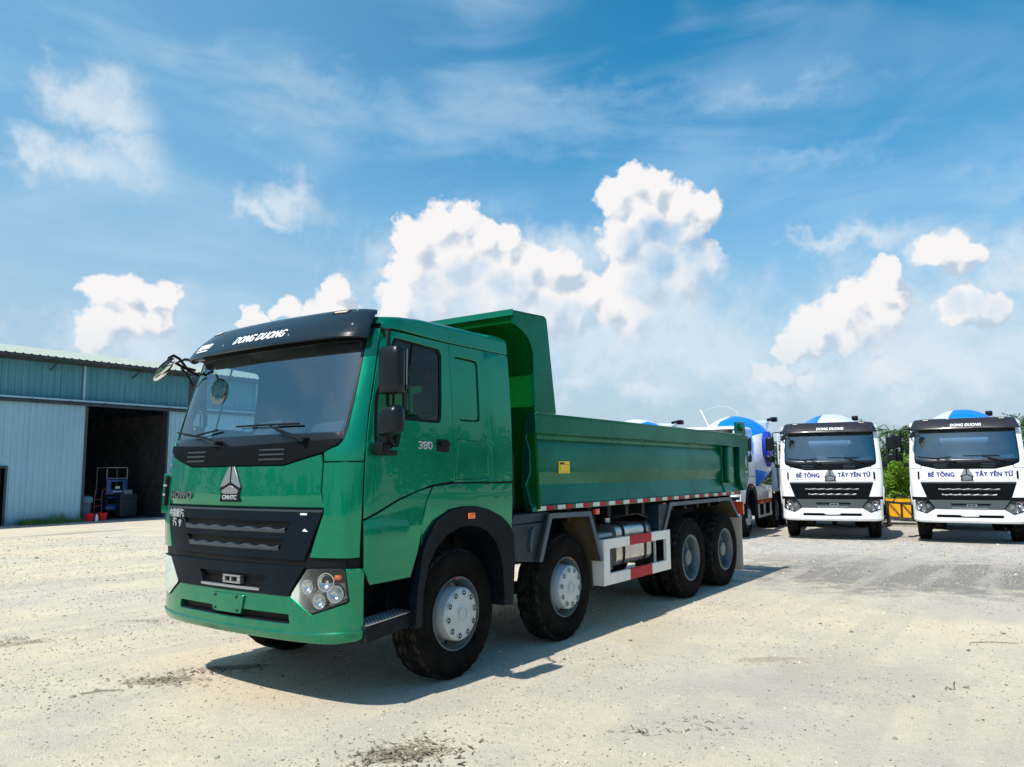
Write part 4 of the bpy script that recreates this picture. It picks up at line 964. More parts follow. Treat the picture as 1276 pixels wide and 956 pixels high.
def extras(t, shield):
    if shield:
        mb = MB(); mb.prism([(3.0 + .42 * a, 2.45 + .55 * b) for a, b in ((0, 1), (.5, .9), (.95, .55), (1, .1), (.75, -.4), (.3, -.85), (0, -1), (-.3, -.85), (-.75, -.4), (-1, .1), (-.95, .55), (-.5, .9))], -1.27, -1.10)
        mb.build('drum_badge', mat('deep blue badge', (.006, .035, .34), .4), t)
    mb = MB(); mb.tube([(1.1, -.1, 2.6), (1.25, .35, 3.55), (1.27, .40, 3.62)], .022, 6); mb.tube([(1.28, -.17 + .58 * math.cos(a), 3.35 + .36 * math.sin(a)) for a in [R(38 + 9 * k) for k in range(16)]], .0045, 5); mb.build('hose_pole', M['white_part'], t)
extras(M1, True)

# ================================================================== ground
def ground_material():
    mt = bpy.data.materials.new('pale gravel ground'); mt.use_nodes = True; t = NT(mt.node_tree); b = t.n['Principled BSDF']
    o = t.new('ShaderNodeTexCoord').outputs['Object']
    big = t.noise(o, .22, 6, .6, .3); mid = t.noise(o, 1.3, 6, .62, .2); fine = t.noise(o, 14, 6, .7); grit = t.noise(o, 75, 4, .75)
    c = t.mix(t.smooth(big, .40, .60), col(.70, .58, .41), col(.57, .51, .415))
    c = t.mix(t.smooth(mid, .38, .68, 0, .6), c, col(.76, .64, .46))
    # grey gravel spread in front of the mixers
    sp = t.new('ShaderNodeSeparateXYZ'); t.put(sp.inputs[0], o)
    nx = t.math('MULTIPLY_ADD', t.noise(o, .35, 5, .6), 5.0, sp.outputs[0])
    far = t.smooth(nx, 12.2, 16.0, 0, .9)
    far = t.math('MULTIPLY', far, t.smooth(sp.outputs[1], 12., 7.0))
    grav = t.mix(t.smooth(t.noise(o, 6, 6, .75), .35, .65), col(.56, .53, .48), col(.34, .325, .30))
    c = t.mix(far, c, grav)
    def blob(px, py, rx, ry, a, colr, c, k=.8):
        d = (FW + RT * ((px - 638) / FPX) - UP * ((py - 478) / FPX)); tt = -CAM.z / d.z; q = CAM + d * tt
        mp = t.new('ShaderNodeMapping', vector_type='TEXTURE'); t.put(mp.inputs[0], o); mp.inputs['Location'].default_value = (q.x, q.y, 0); mp.inputs['Rotation'].default_value = (0, 0, R(a)); mp.inputs['Scale'].default_value = (rx, ry, 1)
        v = t.vmath('MULTIPLY', mp.outputs[0], (1, 1, 0)); L = t.vmath('LENGTH', v, out=1)
        f = t.smooth(t.math('ADD', L, t.math('MULTIPLY_ADD', t.noise(o, 2.2, 6, .65), 1.6, -.8)), 1.05, .45, 0, k)
        return t.mix(f, c, col(*colr))
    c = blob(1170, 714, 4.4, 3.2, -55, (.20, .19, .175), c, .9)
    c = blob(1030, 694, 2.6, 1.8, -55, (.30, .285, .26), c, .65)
    c = blob(1240, 760, 2.0, 1.0, -55, (.45, .42, .37), c, .5)
    c = blob(1040, 850, 1.6, .9, -40, (.42, .39, .34), c, .45)
    c = blob(860, 905, 1.0, .5, -20, (.46, .42, .36), c, .4)
    c = blob(150, 720, 2.0, .7, -20, (.48, .42, .33), c, .4)
    c = blob(780, 770, 2.0, .7, 35, (.55, .45, .30), c, .5)
    c = blob(1030, 830, .9, .5, 0, (.50, .36, .26), c, .25)
    c = blob(960, 822, .45, .10, -50, (.40, .33, .24), c, .7)
    c = blob(500, 940, .32, .16, -40, (.20, .15, .10), c, .75)
    c = blob(205, 848, .38, .14, -45, (.24, .19, .13), c, .7)
    c = blob(290, 832, .35, .12, -45, (.10, .085, .07), c, .75)
    c = blob(15, 803, .45, .16, -30, (.28, .23, .17), c, .6)
    c = blob(100, 664, 2.2, .45, 0, (.30, .235, .16), c, .75)
    c = blob(195, 772, .5, .12, -40, (.40, .32, .22), c, .5)
    c = t.mix(t.smooth(fine, .45, .75, .0, .34), c, col(.40, .35, .28))
    mid2 = t.noise(o, 5.5, 6, .7)
    c = t.mix(t.smooth(mid2, .52, .72, .0, .30), c, col(.50, .45, .37))
    # faint lanes pressed by tyres, running past the parked row
    lm = t.new('ShaderNodeMapping'); t.put(lm.inputs[0], o); lm.inputs['Rotation'].default_value = (0, 0, R(-22)); lm.inputs['Scale'].default_value = (.10, 1.15, 1)
    c = t.mix(t.smooth(t.noise(lm.outputs[0], 1.6, 4, .55, .3), .50, .60, 0, .5), c, col(.52, .465, .38))
    c = t.mix(t.smooth(grit, .56, .70, 0, .58), c, col(.24, .21, .175))
    c = t.mix(t.smooth(grit, .45, .30, 0, .55), c, col(.80, .76, .67))
    t.put(b.inputs['Base Color'], c); b.inputs['Roughness'].default_value = .93; b.inputs['Specular IOR Level'].default_value = .2
    h = t.math('ADD', t.math('MULTIPLY', fine, .6), t.math('MULTIPLY_ADD', grit, .45, t.math('MULTIPLY', mid, 1.6)))
    bn = t.new('ShaderNodeBump'); t.put(bn.inputs['Height'], h); bn.inputs['Strength'].default_value = .9; bn.inputs['Distance'].default_value = .03; t.put(b.inputs['Normal'], bn.outputs[0])
    return mt
GM = ground_material()
def gz(x, y):
    def sm(a, b, v): v = min(1, max(0, (v - a) / (b - a))); return v * v * (3 - 2 * v)
    k = sm(8.6, 13.0, x) * sm(15, 9, y)
    return DIP * k + noise.noise(Vector((x * .35, y * .35, 1.7))) * .012 * min(1, max(0, abs(y) - 1.7) + max(0, -2 - x) + max(0, x - 8.5))
gx = [-3000, -400, -80] + [-30 + .6 * i for i in range(134)] + [80, 400, 3000]; gy = gx
mb = MB(); ng = len(gx); mb.add([(x, y, gz(x, y) if abs(x) < 60 and abs(y) < 60 and not (y > 23) else 0) for x in gx for y in gy], [(i * ng + j, (i + 1) * ng + j, (i + 1) * ng + j + 1, i * ng + j + 1) for i in range(ng - 1) for j in range(ng - 1)]); gd = mb.build('ground', GM, smooth=80, recalc=False); tag(gd, kind='structure', label='pale gravel yard ground')
rnd = random.Random(4)
def gpt(px, py):
    d = (FW + RT * ((px - 638) / FPX) - UP * ((py - 478) / FPX)); return CAM + d * (-CAM.z / d.z)
fh = Vector((FW.x, FW.y, 0)).normalized(); rh = Vector((fh.y, -fh.x, 0))
def pebble(mb, c, r, mi):
    a = rnd.random() * 6.28; sx, sy, sz = r * rnd.uniform(.7, 1.4), r * rnd.uniform(.6, 1.1), r * rnd.uniform(.35, .8)
    vs = []
    for z, k, ph in ((-.25, .9, 0), (.35, 1, .5), (.95, .45, 0)):
        for q in range(5):
            t = 2 * math.pi * (q + ph) / 5 + a; j = rnd.uniform(.8, 1.2); vs.append((c.x + sx * k * j * math.cos(t), c.y + sy * k * j * math.sin(t), c.z + sz * z))
    fs = [(i * 5 + q, i * 5 + (q + 1) % 5, (i + 1) * 5 + (q + 1) % 5, (i + 1) * 5 + q) for i in (0, 1) for q in range(5)] + [(10, 11, 12, 13, 14)]
    mb.add(vs, fs, mi)
mb = MB(); N = 0
while N < 30000:
    u = rnd.random(); D = 2.2 + 20 * u ** 1.25; X_ = rnd.uniform(-.72, .72) * D
    c = CAM + fh * D + rh * X_; c.z = gz(c.x, c.y)
    if rnd.random() > .15 + 1.3 * max(0, noise.noise(Vector((c.x * .8, c.y * .8, 3))) + .35): continue
    r = .0030 + .0050 * rnd.random() ** 2 + .0005 * D
    if rnd.random() < .02: r *= 2.2
    pebble(mb, c, r, rnd.choice((0, 0, 0, 1, 1, 2, 1, 3))); N += 1
stone_m = [mat('stone', a, .9, var=.1, vscale=30) for a in ((.50, .435, .33), (.32, .28, .22), (.62, .55, .43), (.15, .13, .105))]
tag(mb.build('loose_gravel', stone_m, smooth=0, recalc=False), label='loose pebbles scattered over the yard', kind='stuff')
mb = MB()
for (px, py, rx, ry, n) in ((505, 942, .26, .13, 230), (205, 848, .30, .12, 150), (270, 836, .25, .08, 90), (15, 800, .3, .12, 90), (530, 924, .08, .05, 25), (870, 905, .25, .1, 30), (190, 775, .3, .1, 40), (1195, 858, .15, .05, 12), (790, 912, .2, .06, 20)):
    c0 = gpt(px, py)
    for k in range(n):
        gx, gy = rnd.gauss(0, .5), rnd.gauss(0, .5); c = c0 + rh * (gx * rx * 1.6) + fh * (gy * ry * 2.2); c.z = gz(c.x, c.y) + .002
        a = rnd.random() * math.pi; L = rnd.uniform(.008, .035); W = rnd.uniform(.003, .007); d = Vector((math.cos(a), math.sin(a), 0)); e = Vector((-d.y, d.x, 0))
        z0 = .002 + rnd.random() * .008; t_ = rnd.uniform(-.006, .008)
        mb.add([c - d * L - e * W + Vector((0, 0, z0)), c + d * L - e * W + Vector((0, 0, z0 + t_)), c + d * L + e * W + Vector((0, 0, z0 + t_ + .003)), c - d * L + e * W + Vector((0, 0, z0 + .003))], [(0, 1, 2, 3)], rnd.choice((0, 0, 1)))
tag(mb.build('wood_chips', [mat('bark chips', (.16, .11, .07), .9, var=.3, vscale=20), mat('pale chips', (.34, .27, .18), .9, var=.2, vscale=20)], smooth=0, recalc=False), label='dry brown leaf and bark litter in small heaps on the gravel', kind='stuff')
# twigs
twm = mat('dry twig', (.20, .15, .10), .9, var=.2)
for px, py, L, a, lab in ((128, 863, .16, 20, 'thin dry twig lying on the gravel left of the truck'), (1240, 802, .22, -10, 'dry twig on the gravel near the right edge'), (1190, 855, .14, 60, 'short bent twig on the gravel below the rightmost mixer')):
    c = gpt(px, py); c.z = gz(c.x, c.y); d = (rh * math.cos(R(a)) + fh * math.sin(R(a)))
    mb = MB(); mb.tube([c - d * L + Vector((0, 0, .006)), c + Vector((0, 0, .012)) + fh * .02, c + d * L + Vector((0, 0, .006))], [.004, .005, .002], 5); tag(mb.build('twig', twm), lab, 'twig', 'twigs on the gravel')

# ================================================================== the shed
def corrugated(mb, x0, x1, z0, z1, y, mi=0, pitch=.19, depth=.03):
    n = int((x1 - x0) / pitch); pts = []
    for k in range(n + 1):
        x = x0 + k * pitch
        for dx, dy in ((0, 0), (.55, 0), (.65, depth), (.9, depth)):
            if x + dx * pitch < x1: pts.append((x + dx * pitch, y - dy))
    pts.append((x1, y)); N = len(pts)
    mb.add([(a, b, z0) for a, b in pts] + [(a, b, z1) for a, b in pts], [(i, i + 1, i + 1 + N, i + N) for i in range(N - 1)], mi)
def sheet_mat(name, c, c2):
    mt = bpy.data.materials.new(name); mt.use_nodes = True; t = NT(mt.node_tree); b = t.n['Principled BSDF']
    o = t.new('ShaderNodeTexCoord').outputs['Object']; mp = t.new('ShaderNodeMapping'); t.put(mp.inputs[0], o); mp.inputs['Scale'].default_value = (2.4, 1, .22)
    n = t.noise(mp.outputs[0], 2.5, 6, .65); cc = t.mix(t.smooth(n, .35, .7), col(*c), col(*c2)); n2 = t.noise(o, .5, 3, .5)
    cc = t.mix(t.smooth(n2, .4, .7, 0, .3), cc, col(*[x * .8 for x in c]))
    # rain-splash dirt at the foot
    sp = t.new('ShaderNodeSeparateXYZ'); t.put(sp.inputs[0], o); f = t.smooth(t.math('ADD', sp.outputs[2], t.math('MULTIPLY_ADD', t.noise(mp.outputs[0], 5, 4, .6), -.8, .4)), .5, .0, 0, .55)
    cc = t.mix(f, cc, col(.14, .15, .11))
    lap = t.math('FRACT', t.math('MULTIPLY', sp.outputs[0], .95)); cc = t.mix(t.smooth(lap, .975, .985, 0, .45), cc, col(c[0] * .45, c[1] * .5, c[2] * .5))
    m3 = t.new('ShaderNodeMapping'); t.put(m3.inputs[0], o); m3.inputs['Scale'].default_value = (9, 1, .5)
    cc = t.mix(t.math('MULTIPLY', t.smooth(t.noise(m3.outputs[0], 2.2, 5, .7), .60, .74), .38), cc, col(.20, .13, .08)); t.put(b.inputs['Base Color'], cc); b.inputs['Roughness'].default_value = .5; b.inputs['Metallic'].default_value = .15
    return mt
sh_lo = sheet_mat('pale blue sheet', (.255, .455, .575), (.30, .50, .61)); sh_hi = sheet_mat('eave-shaded teal sheet', (.055, .23, .30), (.085, .275, .345)); sh_roof = mat('pale roof sheet', (.36, .40, .335), .5, .1, var=.1, vscale=2)  # upper sheet's darker teal has the shade under the eave in its colour
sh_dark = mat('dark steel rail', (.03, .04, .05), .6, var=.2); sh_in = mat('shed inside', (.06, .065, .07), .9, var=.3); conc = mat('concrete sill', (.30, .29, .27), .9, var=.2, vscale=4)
YS = 24.4
S = thing('workshop_shed', 'long blue corrugated metal workshop with a dark open doorway, left of the dump truck', 'shed', (0, 0, 0))
mb = MB(); corrugated(mb, -8, 6.66, 0, 4.36, YS + .0)
corrugated(mb, 6.66, 9.29, 0, 4.36, YS); wl = mb.build('lower_wall', sh_lo, S, smooth=0, recalc=False)
bpy.data.objects.remove(wl)
mb = MB(); corrugated(mb, -8, 5.5, 0, 4.36, YS); corrugated(mb, 5.5, 6.70, 2.08, 4.36, YS); corrugated(mb, 6.70, 9.29, 0, 4.36, YS); corrugated(mb, 12.64, 24, 0, 4.36, YS)
mb.build('lower_wall', sh_lo, S, smooth=0, recalc=False)
mb = MB(); corrugated(mb, -8, 24, 4.5, 5.98, YS + .16, pitch=.22); mb.build('upper_wall', sh_hi, S, smooth=0, recalc=False)
mb = MB(); mb.box((-8, YS - .12, 4.37), (24, YS + .12, 4.48)); mb.box((-8, YS - .16, 4.34), (24, YS - .125, 4.42))
for k in range(24): mb.box((-7 + k * 1.3, YS - .19, 4.40), (-6.92 + k * 1.3, YS - .162, 4.49))
mb.build('door_rail', sh_dark, S)
mb = MB(); mb.box((-8, YS - .165, 4.485), (24, YS - .12, 4.545)); mb.build('rail_flashing', sh_lo, S)
mb = MB(); mb.box((9.19, YS + .06, 4.5), (9.27, YS + .14, 5.95)); mb.box((-.4, YS + .06, 4.5), (-.32, YS + .14, 5.95)); mb.box((16.9, YS + .06, 4.5), (16.98, YS + .14, 5.95)); mb.build('wall_post', sh_lo, S)
mb = MB(); rs = math.tan(R(10.0)); pts = []
x = -8.6; k = 0
while x < 24.6: pts += [(x, 0), (x + .14, 0), (x + .17, .03), (x + .22, .03), (x + .25, 0)]; x += .27
n = len(pts); ye, yr = YS - .75, YS + 9.5; ze = 5.98
mb.add([(a, ye, ze + b) for a, b in pts] + [(a, yr, ze + (yr - ye) * rs + b) for a, b in pts], [(i, i + 1, i + 1 + n, i + n) for i in range(n - 1)])
mb.add([(-8.6, yr, ze + (yr - ye) * rs), (24.6, yr, ze + (yr - ye) * rs), (24.6, yr + 10, ze), (-8.6, yr + 10, ze)], [(0, 1, 2, 3)]); mb.build('roof', sh_roof, S, smooth=0, recalc=False)
mb = MB(); mb.box((-8.6, ye + .02, ze - .10), (24.6, ye + .06, ze - .01)); mb.box((-8.6, YS - .1, ze - .12), (24.6, YS + .1, ze - .02))
for k in range(11):
    x = -7.5 + k * 3.1; mb.tube([(x, YS + .1, 5.6), (x, ye + .1, 5.9)], .03, 6)
mb.build('eave_frame', sh_dark, S)
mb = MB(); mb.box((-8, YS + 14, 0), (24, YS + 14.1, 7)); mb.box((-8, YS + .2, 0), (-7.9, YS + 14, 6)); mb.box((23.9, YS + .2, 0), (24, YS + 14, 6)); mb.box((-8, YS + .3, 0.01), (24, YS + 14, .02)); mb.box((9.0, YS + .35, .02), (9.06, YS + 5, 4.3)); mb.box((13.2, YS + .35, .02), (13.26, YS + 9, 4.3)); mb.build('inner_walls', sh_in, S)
for x in (9.29, 12.56): mb = MB(); mb.box((x, YS - .04, 0), (x + .08, YS + .3, 4.34)); mb.build('door_jamb', sh_dark, S)
mb = MB(); mb.box((5.5, YS - .06, 2.02), (6.74, YS - .03, 2.10)); mb.box((6.66, YS - .06, 0), (6.74, YS - .03, 2.02)); mb.box((5.5, YS + .35, 0), (6.7, YS + .4, 2.1)); mb.build('side_door_frame', sh_dark, S)
mb = MB(); mb.box((-8, YS - .9, -.05), (24, YS - .035, .05)); pv = mb.build('concrete_apron', conc, None); tag(pv, 'grey concrete strip along the foot of the shed wall', kind='structure')

# things inside the shed doorway
bluem = mat('blue machine paint', (.012, .075, .25), .45, 0, .3, var=.1); greym = mat('grey machine paint', (.25, .27, .28), .5)
L = thing('scissor_lift', 'blue scissor lift with a grey guard rail standing in the open shed doorway', 'lift', (11.62, YS + 2.2, .02))
mb = MB(); mb.box((-.40, -.3, .30), (.40, .5, .48), ch=.03); mb.build('base', bluem, L)
mb = MB()
for sx in (-.32, .32):
    for k in range(3): mb.tube([(sx, -.2, .55 + k * .14), (sx, .4, .66 + k * .14)], .025, 6); mb.tube([(sx, .4, .55 + k * .14), (sx, -.2, .66 + k * .14)], .025, 6)
mb.tube([(-.34, -.25, .52), (.34, -.25, .52)], .03, 6); mb.tube([(-.34, -.25, .82), (.34, -.25, .82)], .03, 6); mb.build('scissor_arms', bluem, L)
mb = MB(); mb.box((-.44, -.35, 1.0), (-.24, -.28, 1.55), ch=.02); mb.box((.24, -.35, 1.0), (.44, -.28, 1.55), ch=.02); mb.box((-.24, -.35, 1.0), (.24, -.28, 1.14), ch=.01); mb.box((-.24, -.35, 1.46), (.24, -.28, 1.55), ch=.01); mb.box((-.44, -.27, .95), (.44, .6, 1.02)); pf = mb.build('platform', bluem, L)
mb = MB(); mb.box((-.08, -.358, 1.18), (.10, -.352, 1.27)); mb.box((-.16, -.358, 1.045), (.20, -.352, 1.075)); mb.build('sticker', M['paper'], pf)
mb = MB(); mb.tube([(-.42, -.3, 1.5), (-.42, -.3, 2.0), (-.38, -.3, 2.04), (.38, -.3, 2.04), (.42, -.3, 2.0), (.42, -.3, 1.5)], .024, 6); mb.tube([(-.42, -.3, 1.60), (.42, -.3, 1.60)], .02, 6); mb.tube([(-.42, .5, 1.0), (-.42, .5, 2.04), (.42, .5, 2.04), (.42, .5, 1.0)], .024, 6); mb.build('guard_rail', greym, L)
for sx in (-.36, .36):
    for sy in (-.22, .42): mb = MB(); mb.lathe([(-.05, 0), (-.05, .15), (-.03, .17), (.03, .17), (.05, .15), (.05, 0)], 16, 'x', c=(sx, sy, .17)); mb.build('wheel', M['rubber'], L)
def bucket(x, y, label, mm, s=1.):
    b = thing('bucket', label, 'bucket', (x, y, .06), 0, 'red buckets in the shed doorway')
    mb = MB(); mb.lathe([(0, 0), (0, .12 * s), (.02, .125 * s), (.27 * s, .16 * s), (.28 * s, .17 * s), (.27 * s, .15 * s), (.05, .11 * s)], 20, 'z'); mb.build('pail', mm, b, smooth=40)
    mb = MB(); mb.tube([(.165 * s * math.cos(a), .02, .26 * s - .10 * math.sin(a)) for a in [math.pi * k / 10 for k in range(11)]], .005, 5); mb.build('handle', greym, b)
bucket(9.48, YS - .30, 'red plastic bucket beside the left door jamb of the shed', M['redbox'])
bucket(9.98, YS - .28, 'red plastic bucket nearer the blue lift, right of the white bottle', M['redbox'])
mb = MB(); mb.lathe([(0, 0), (0, .06), (.16, .06), (.22, .025), (.26, .025), (.26, 0)], 14, 'z', c=(9.73, YS - .34, .05)); tag(mb.build('bottle', M['paper'], None, smooth=40), 'white bottle between the two red buckets at the shed door', 'bottle')
C_ = thing('hand_trolley', 'dark red two-handled trolley leaning behind the buckets in the shed', 'trolley', (10.15, YS + .4, .02))
mb = MB()
for sx in (-.14, .14): mb.tube([(sx, 0, .1), (sx + .02, .1, .7), (sx + .12, .25, 1.15), (sx + .2, .2, 1.2)], .022, 6)
for z in (.3, .55, .8): mb.tube([(-.14, z * .16, z), (.16, z * .16, z)], .016, 6)
mb.build('frame', mat('dark red paint', (.16, .02, .03), .5), C_)
for sx in (-.2, .2): mb = MB(); mb.lathe([(-.03, 0), (-.03, .11), (.03, .11), (.03, 0)], 14, 'x', c=(sx, 0, .12)); mb.build('wheel', M['rubber'], C_)
K = thing('steel_drum', 'blue grey oil drum with a cloth on it inside the shed door', 'drum', (9.62, YS + .5, .02))
mb = MB(); mb.lathe([(0, 0), (0, .28), (.29, .28), (.30, .295), (.31, .28), (.60, .28), (.61, .295), (.62, .28), (.88, .28), (.88, 0)], 28, 'z'); mb.build('barrel', mat('blue grey drum', (.05, .10, .14), .5), K, smooth=40)
mb = MB(); mb.lathe([(.96, 0), (.95, .2), (.90, .31), (.72, .33), (.70, .32)], 20, 'z'); mb.build('cloth', mat('teal cloth', (.08, .20, .24), .9), K, smooth=60)
W_ = thing('work_bench', 'grey tool cabinet deeper in the shed to the right of the blue lift', 'cabinet', (12.0, YS + 1.6, .02))
mb = MB(); mb.box((-.35, 0, .05), (.35, .5, .95), ch=.02); mb.build('cabinet', mat('dim cabinet', (.05, .06, .07), .5), W_)
mb = MB(); mb.box((-.15, .1, .95), (.2, .4, 1.12), ch=.02); mb.build('tool_case', greym, W_)
mb = MB()
for k in range(3): mb.box((-.30, -.012, .15 + k * .27), (.30, -.002, .37 + k * .27))
mb.build('drawer', sh_dark, W_)

# ================================================================== vegetation
def leaf_mat(name, c, c2):
    mt = bpy.data.materials.new(name); mt.use_nodes = True; t = NT(mt.node_tree); b = t.n['Principled BSDF']
    o = t.new('ShaderNodeTexCoord').outputs['Object']; n = t.noise(o, 2.3, 4, .7); n2 = t.noise(o, 30, 2, .5)
    cc = t.mix(t.smooth(n, .35, .65), col(*c), col(*c2)); cc = t.mix(t.smooth(n2, .5, .8, 0, .4), cc, col(c2[0] * 1.5, c2[1] * 1.4, c2[2]))
    t.put(b.inputs['Base Color'], cc); b.inputs['Roughness'].default_value = .5
    tl = t.new('ShaderNodeBsdfTranslucent'); t.put(tl.inputs[0], cc); ms = t.new('ShaderNodeMixShader'); ms.inputs[0].default_value = .28
    t.put(ms.inputs[1], b.outputs[0]); t.put(ms.inputs[2], tl.outputs[0]); t.put(t.n['Material Output'].inputs[0], ms.outputs[0]); return mt
LM = [leaf_mat('dark leaves', (.035, .075, .022), (.055, .11, .03)), leaf_mat('mid leaves', (.07, .16, .02), (.11, .22, .03)), leaf_mat('bright leaves', (.13, .30, .012), (.21, .38, .02))]
bark = mat('bark', (.12, .095, .07), .9, var=.3, vscale=9)
def crown(mb, c, rx, rz, n, leaf, rg, clumps=14):
    cl = [(Vector((rg.gauss(0, .45) * rx, rg.gauss(0, .45) * rx, rg.uniform(-.8, .8) * rz)), rg.uniform(.3, .5) * rx) for _ in range(clumps)]
    for k in range(n):
        q, r = rg.choice(cl); d = Vector((rg.gauss(0, 1), rg.gauss(0, 1), rg.gauss(0, 1))).normalized() * r * rg.uniform(.55, 1.08)
        p = c + q + Vector((d.x, d.y, d.z * .85)); a = Vector((rg.gauss(0, 1), rg.gauss(0, 1), rg.gauss(0, .6))).normalized(); b = a.cross(Vector((rg.gauss(0, 1), rg.gauss(0, 1), rg.gauss(0, 1)))).normalized()
        L = leaf * rg.uniform(.6, 1.3); W = L * .38
        mb.add([p - a * L, p + b * W + Vector((0, 0, .1 * L)), p + a * L, p - b * W], [(0, 1, 2, 3)])
def tree(x, y, h, r, label, kind, seed, n=4200, name='leafy_tree', cat='tree', leaf=.075):
    rg = random.Random(seed); t = thing(name, label, cat, (x, y, 0), rg.random() * 6, 'trees behind the mixers' if cat == 'tree' else None)
    mb = MB(); crown(mb, Vector((0, 0, h - r * .85)), r, r * .9, n, leaf, rg); crown(mb, Vector((0, 0, h * .45)), r * .95, h * .3, n // 2, leaf, rg)
    mb.build('crown', LM[kind], t, smooth=0, recalc=False)
    mb = MB(); tip = Vector((rg.uniform(-.2, .2), rg.uniform(-.2, .2), h * .75)); mb.tube([(0, 0, 0), tip * .4, tip * .75, tip], [.14, .11, .07, .03], 8)
    for k in range(5):
        s = tip * rg.uniform(.35, .8); e = s + Vector((rg.uniform(-1, 1) * r * .7, rg.uniform(-1, 1) * r * .7, rg.uniform(.3, .9))); mb.tube([s, (s + e) / 2 + Vector((0, 0, .1)), e], [.05, .035, .015], 6)
    mb.build('trunk', bark, t)
    return t
def frond_palm(x, y, h, label, seed):
    rg = random.Random(seed); t = thing('palm', label, 'palm', (x, y, 0), 0, 'feathery palms behind the mixers')
    mb = MB(); st = MB()
    for k in range(22):
        a = rg.random() * 6.28; L = rg.uniform(1.2, 1.9); b = h * rg.uniform(.45, .75); d = Vector((math.cos(a), math.sin(a), 0)); pts = []
        for j in range(12):
            u = j / 11; pts.append(Vector((0, 0, b)) + d * (L * u) + Vector((0, 0, (h - b) * math.sin(u * 2.0) * .9 - .5 * u * u * L * .5)))
        st.tube(pts, [.014 * (1 - .8 * j / 11) for j in range(12)], 4)
        sd2 = Vector((-d.y, d.x, 0))
        for j in range(2, 12):
            for sg in (-1, 1):
                for q in (0, .5):
                    p = pts[j] if q == 0 else (pts[j] + pts[j - 1]) / 2; e = p + sd2 * sg * (.38 * (1 - abs(j - 6) / 9)) + d * .18 + Vector((0, 0, -.12)); ww = d * .022; mb.add([p - ww, e, p + ww], [(0, 1, 2)])
    mb.build('fronds', LM[1], t, smooth=0, recalc=False)
    for k in range(5): st.tube([(rg.uniform(-.15, .15), rg.uniform(-.15, .15), 0), (rg.uniform(-.1, .1), rg.uniform(-.1, .1), h * .6)], .04, 6)
    st.build('stem', LM[0], t, smooth=40)
TP = [(30.6, 1.9, 4.3, 1.5, 0, 'dark tree rising just left of the middle mixer, seen past its mirror'), (31.0, .6, 4.25, 1.5, 0, 'dark round tree directly behind the middle mixer cab'), (31.6, -.6, 3.9, 1.4, 0, 'dark tree behind the gap between the two front-facing mixers, left one'),
      (29.5, -1.6, 3.85, 1.5, 1, 'mid green tree behind the gap between the two front-facing mixers, beside the rightmost cab'), (32.5, -2.9, 4.1, 1.5, 0, 'dark tree hidden mostly behind the rightmost mixer cab'), (30.0, -4.2, 4.35, 1.6, 0, 'dark tree over the roof corner of the rightmost mixer'), (29.0, -6.0, 4.15, 1.7, 1, 'mid green tree at the right edge of the view'), (28, 4.2, 3.6, 1.5, 0, 'low dark tree behind the half-hidden mixer')]
for i, (x, y, h, r, kd, lab) in enumerate(TP): tree(x, y, h - .75, r, lab, kd, 10 + i, n=6500, leaf=.07)
frond_palm(27.5, -.45, 3.7, 'feathery palm with drooping fronds left in the gap between the mixers', 3); frond_palm(27.2, -1.5, 3.5, 'feathery palm with drooping fronds right in the gap, beside the rightmost cab', 5)
tree(24.9, -.95, 2.15, .95, 'bright green bush in the gap between the two front-facing mixers', 2, 40, n=6500, name='bush', cat='bush', leaf=.05)
tree(27.6, 1.3, 2.6, 1.2, 'green bush seen through the gap left of the middle mixer', 1, 41, n=4500, name='bush', cat='bush', leaf=.06)
mb = MB(); rg = random.Random(7)
for k in range(2600):
    x = rg.uniform(7.1, 9.2); 
    if rg.random() > .25 + .75 * max(0, math.sin((x - 6.9) * 2.4)): continue
    y = YS - .12 - abs(rg.gauss(0, .22)); h = rg.uniform(.10, .38) * (1.3 if 8.1 < x < 8.7 else .8); dx, dy = rg.gauss(0, .08), rg.gauss(0, .06); wv = .008
    mb.add([(x - wv, y, 0), (x + wv, y, 0), (x + dx, y + dy, h)], [(0, 1, 2)])
tag(mb.build('grass', LM[1], smooth=0, recalc=False), 'green weeds growing at the foot of the shed wall', kind='stuff')

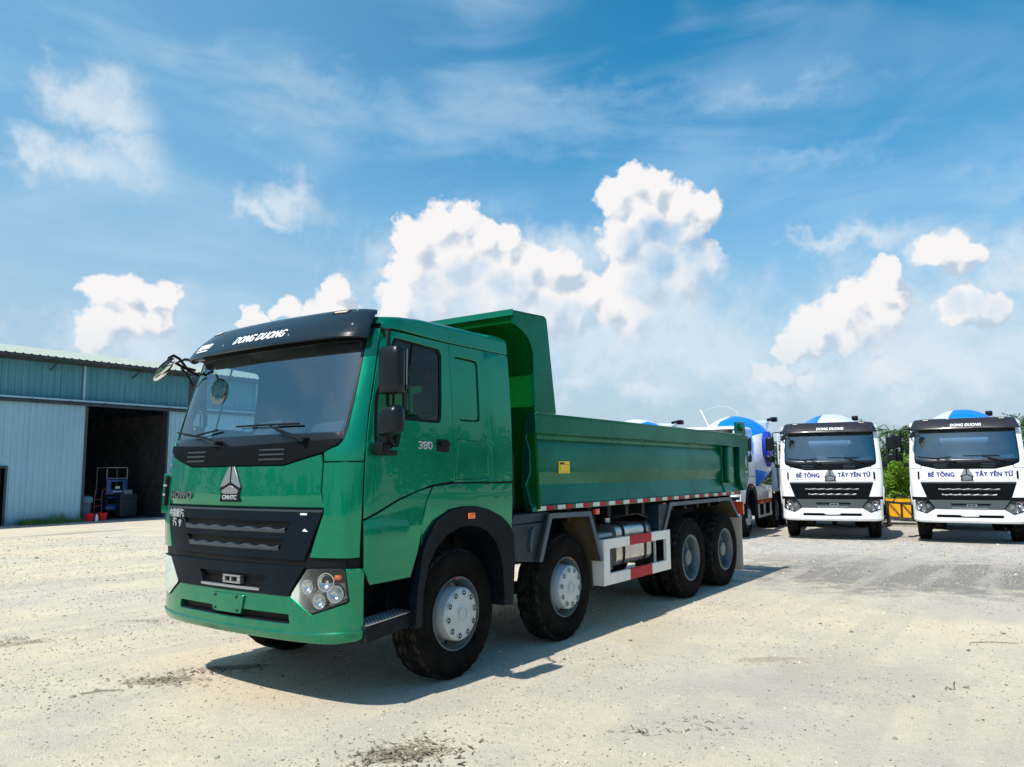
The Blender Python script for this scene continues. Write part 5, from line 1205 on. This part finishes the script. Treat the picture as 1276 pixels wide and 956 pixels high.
mb = MB(); rg = random.Random(21)
for k in range(150):
    a = R(-160 + 2.05 * k * .72) + rg.uniform(-.01, .01)
    a = R(rg.uniform(-175, -22)) if k < 110 else R(rg.uniform(70, 175)); D = rg.uniform(46, 62); c = Vector((CAM.x + D * math.cos(a), CAM.y + D * math.sin(a), 0))
    if c.y > 18 and c.x > -16: continue
    h = rg.uniform(4.5, 8.5); crown(mb, c + Vector((0, 0, h * .55)), 2.6, h * .5, 420, .42, rg, clumps=9)
tag(mb.build('tree_line', LM[0], smooth=0, recalc=False), 'far line of dark trees round the yard behind the viewer', kind='stuff')

# ================================================================== yellow trough and dark lattice between the mixers
ym = mat('yellow machine paint', (.85, .42, .006), .45, 0, .3, var=.08)
Y = thing('yellow_trough', 'long yellow steel trough lying on the ground behind the gap between the two front-facing mixers', 'trough', (23.1, -1.2, DIP), R(95))
mb = MB(); prf = [(-1.5, .78), (1.55, .80), (1.55, .10), (.6, .16), (-1.5, .36)]; mb.prism([(a, b) for a, b in prf], -.35, .35); mb.build('shell', ym, Y, bevel=.02)
mb = MB(); mb.box((-1.5, -.38, .74), (1.55, .38, .82)); 
for x in (-1.0, 0, .9): mb.box((x, -.37, .2), (x + .06, .37, .76))
mb.build('rim_and_ribs', ym, Y)
mb = MB(); mb.box((-1.2, -.3, 0), (-1.05, .3, .6)); mb.box((1.1, -.3, 0), (1.25, .3, .3)); mb.build('support', M['chassis'], Y)
Lt = thing('steel_lattice', 'dark steel lattice boom section lying in front of the yellow trough', 'lattice', (22.0, -.9, DIP), R(-86))
mb = MB(); A = [(-1.9, 0, .95), (1.6, 0, .62)]; B = [(-1.9, 0, .50), (1.6, 0, .12)]
for P0, P1 in (A, B):
    for yy in (-.2, .2): mb.tube([(P0[0], yy, P0[2]), (P1[0], yy, P1[2])], .028, 6)
for k in range(10):
    u = k / 9; x = -1.9 + 3.5 * u; za = .95 - .33 * u; zb = .5 - .38 * u
    for yy in (-.2, .2): mb.tube([(x, yy, za), (x, yy, zb)], .018, 5); (mb.tube([(x, yy, za), (x + .39, yy, zb - .04)], .014, 5) if k < 9 else None)
mb.tube([(.2, -.25, .72), (.35, -.25, 1.0), (1.3, -.25, .78), (1.35, -.25, .3)], .022, 6)
for x in (-1.6, 0, 1.4): mb.box((x, -.25, 0), (x + .08, .25, .55 - (x + 1.9) * .11))
mb.build('frame', M['chassis'], Lt)

scene.render.engine = 'CYCLES'
scene.cycles.max_bounces = 8; scene.cycles.transparent_max_bounces = 12
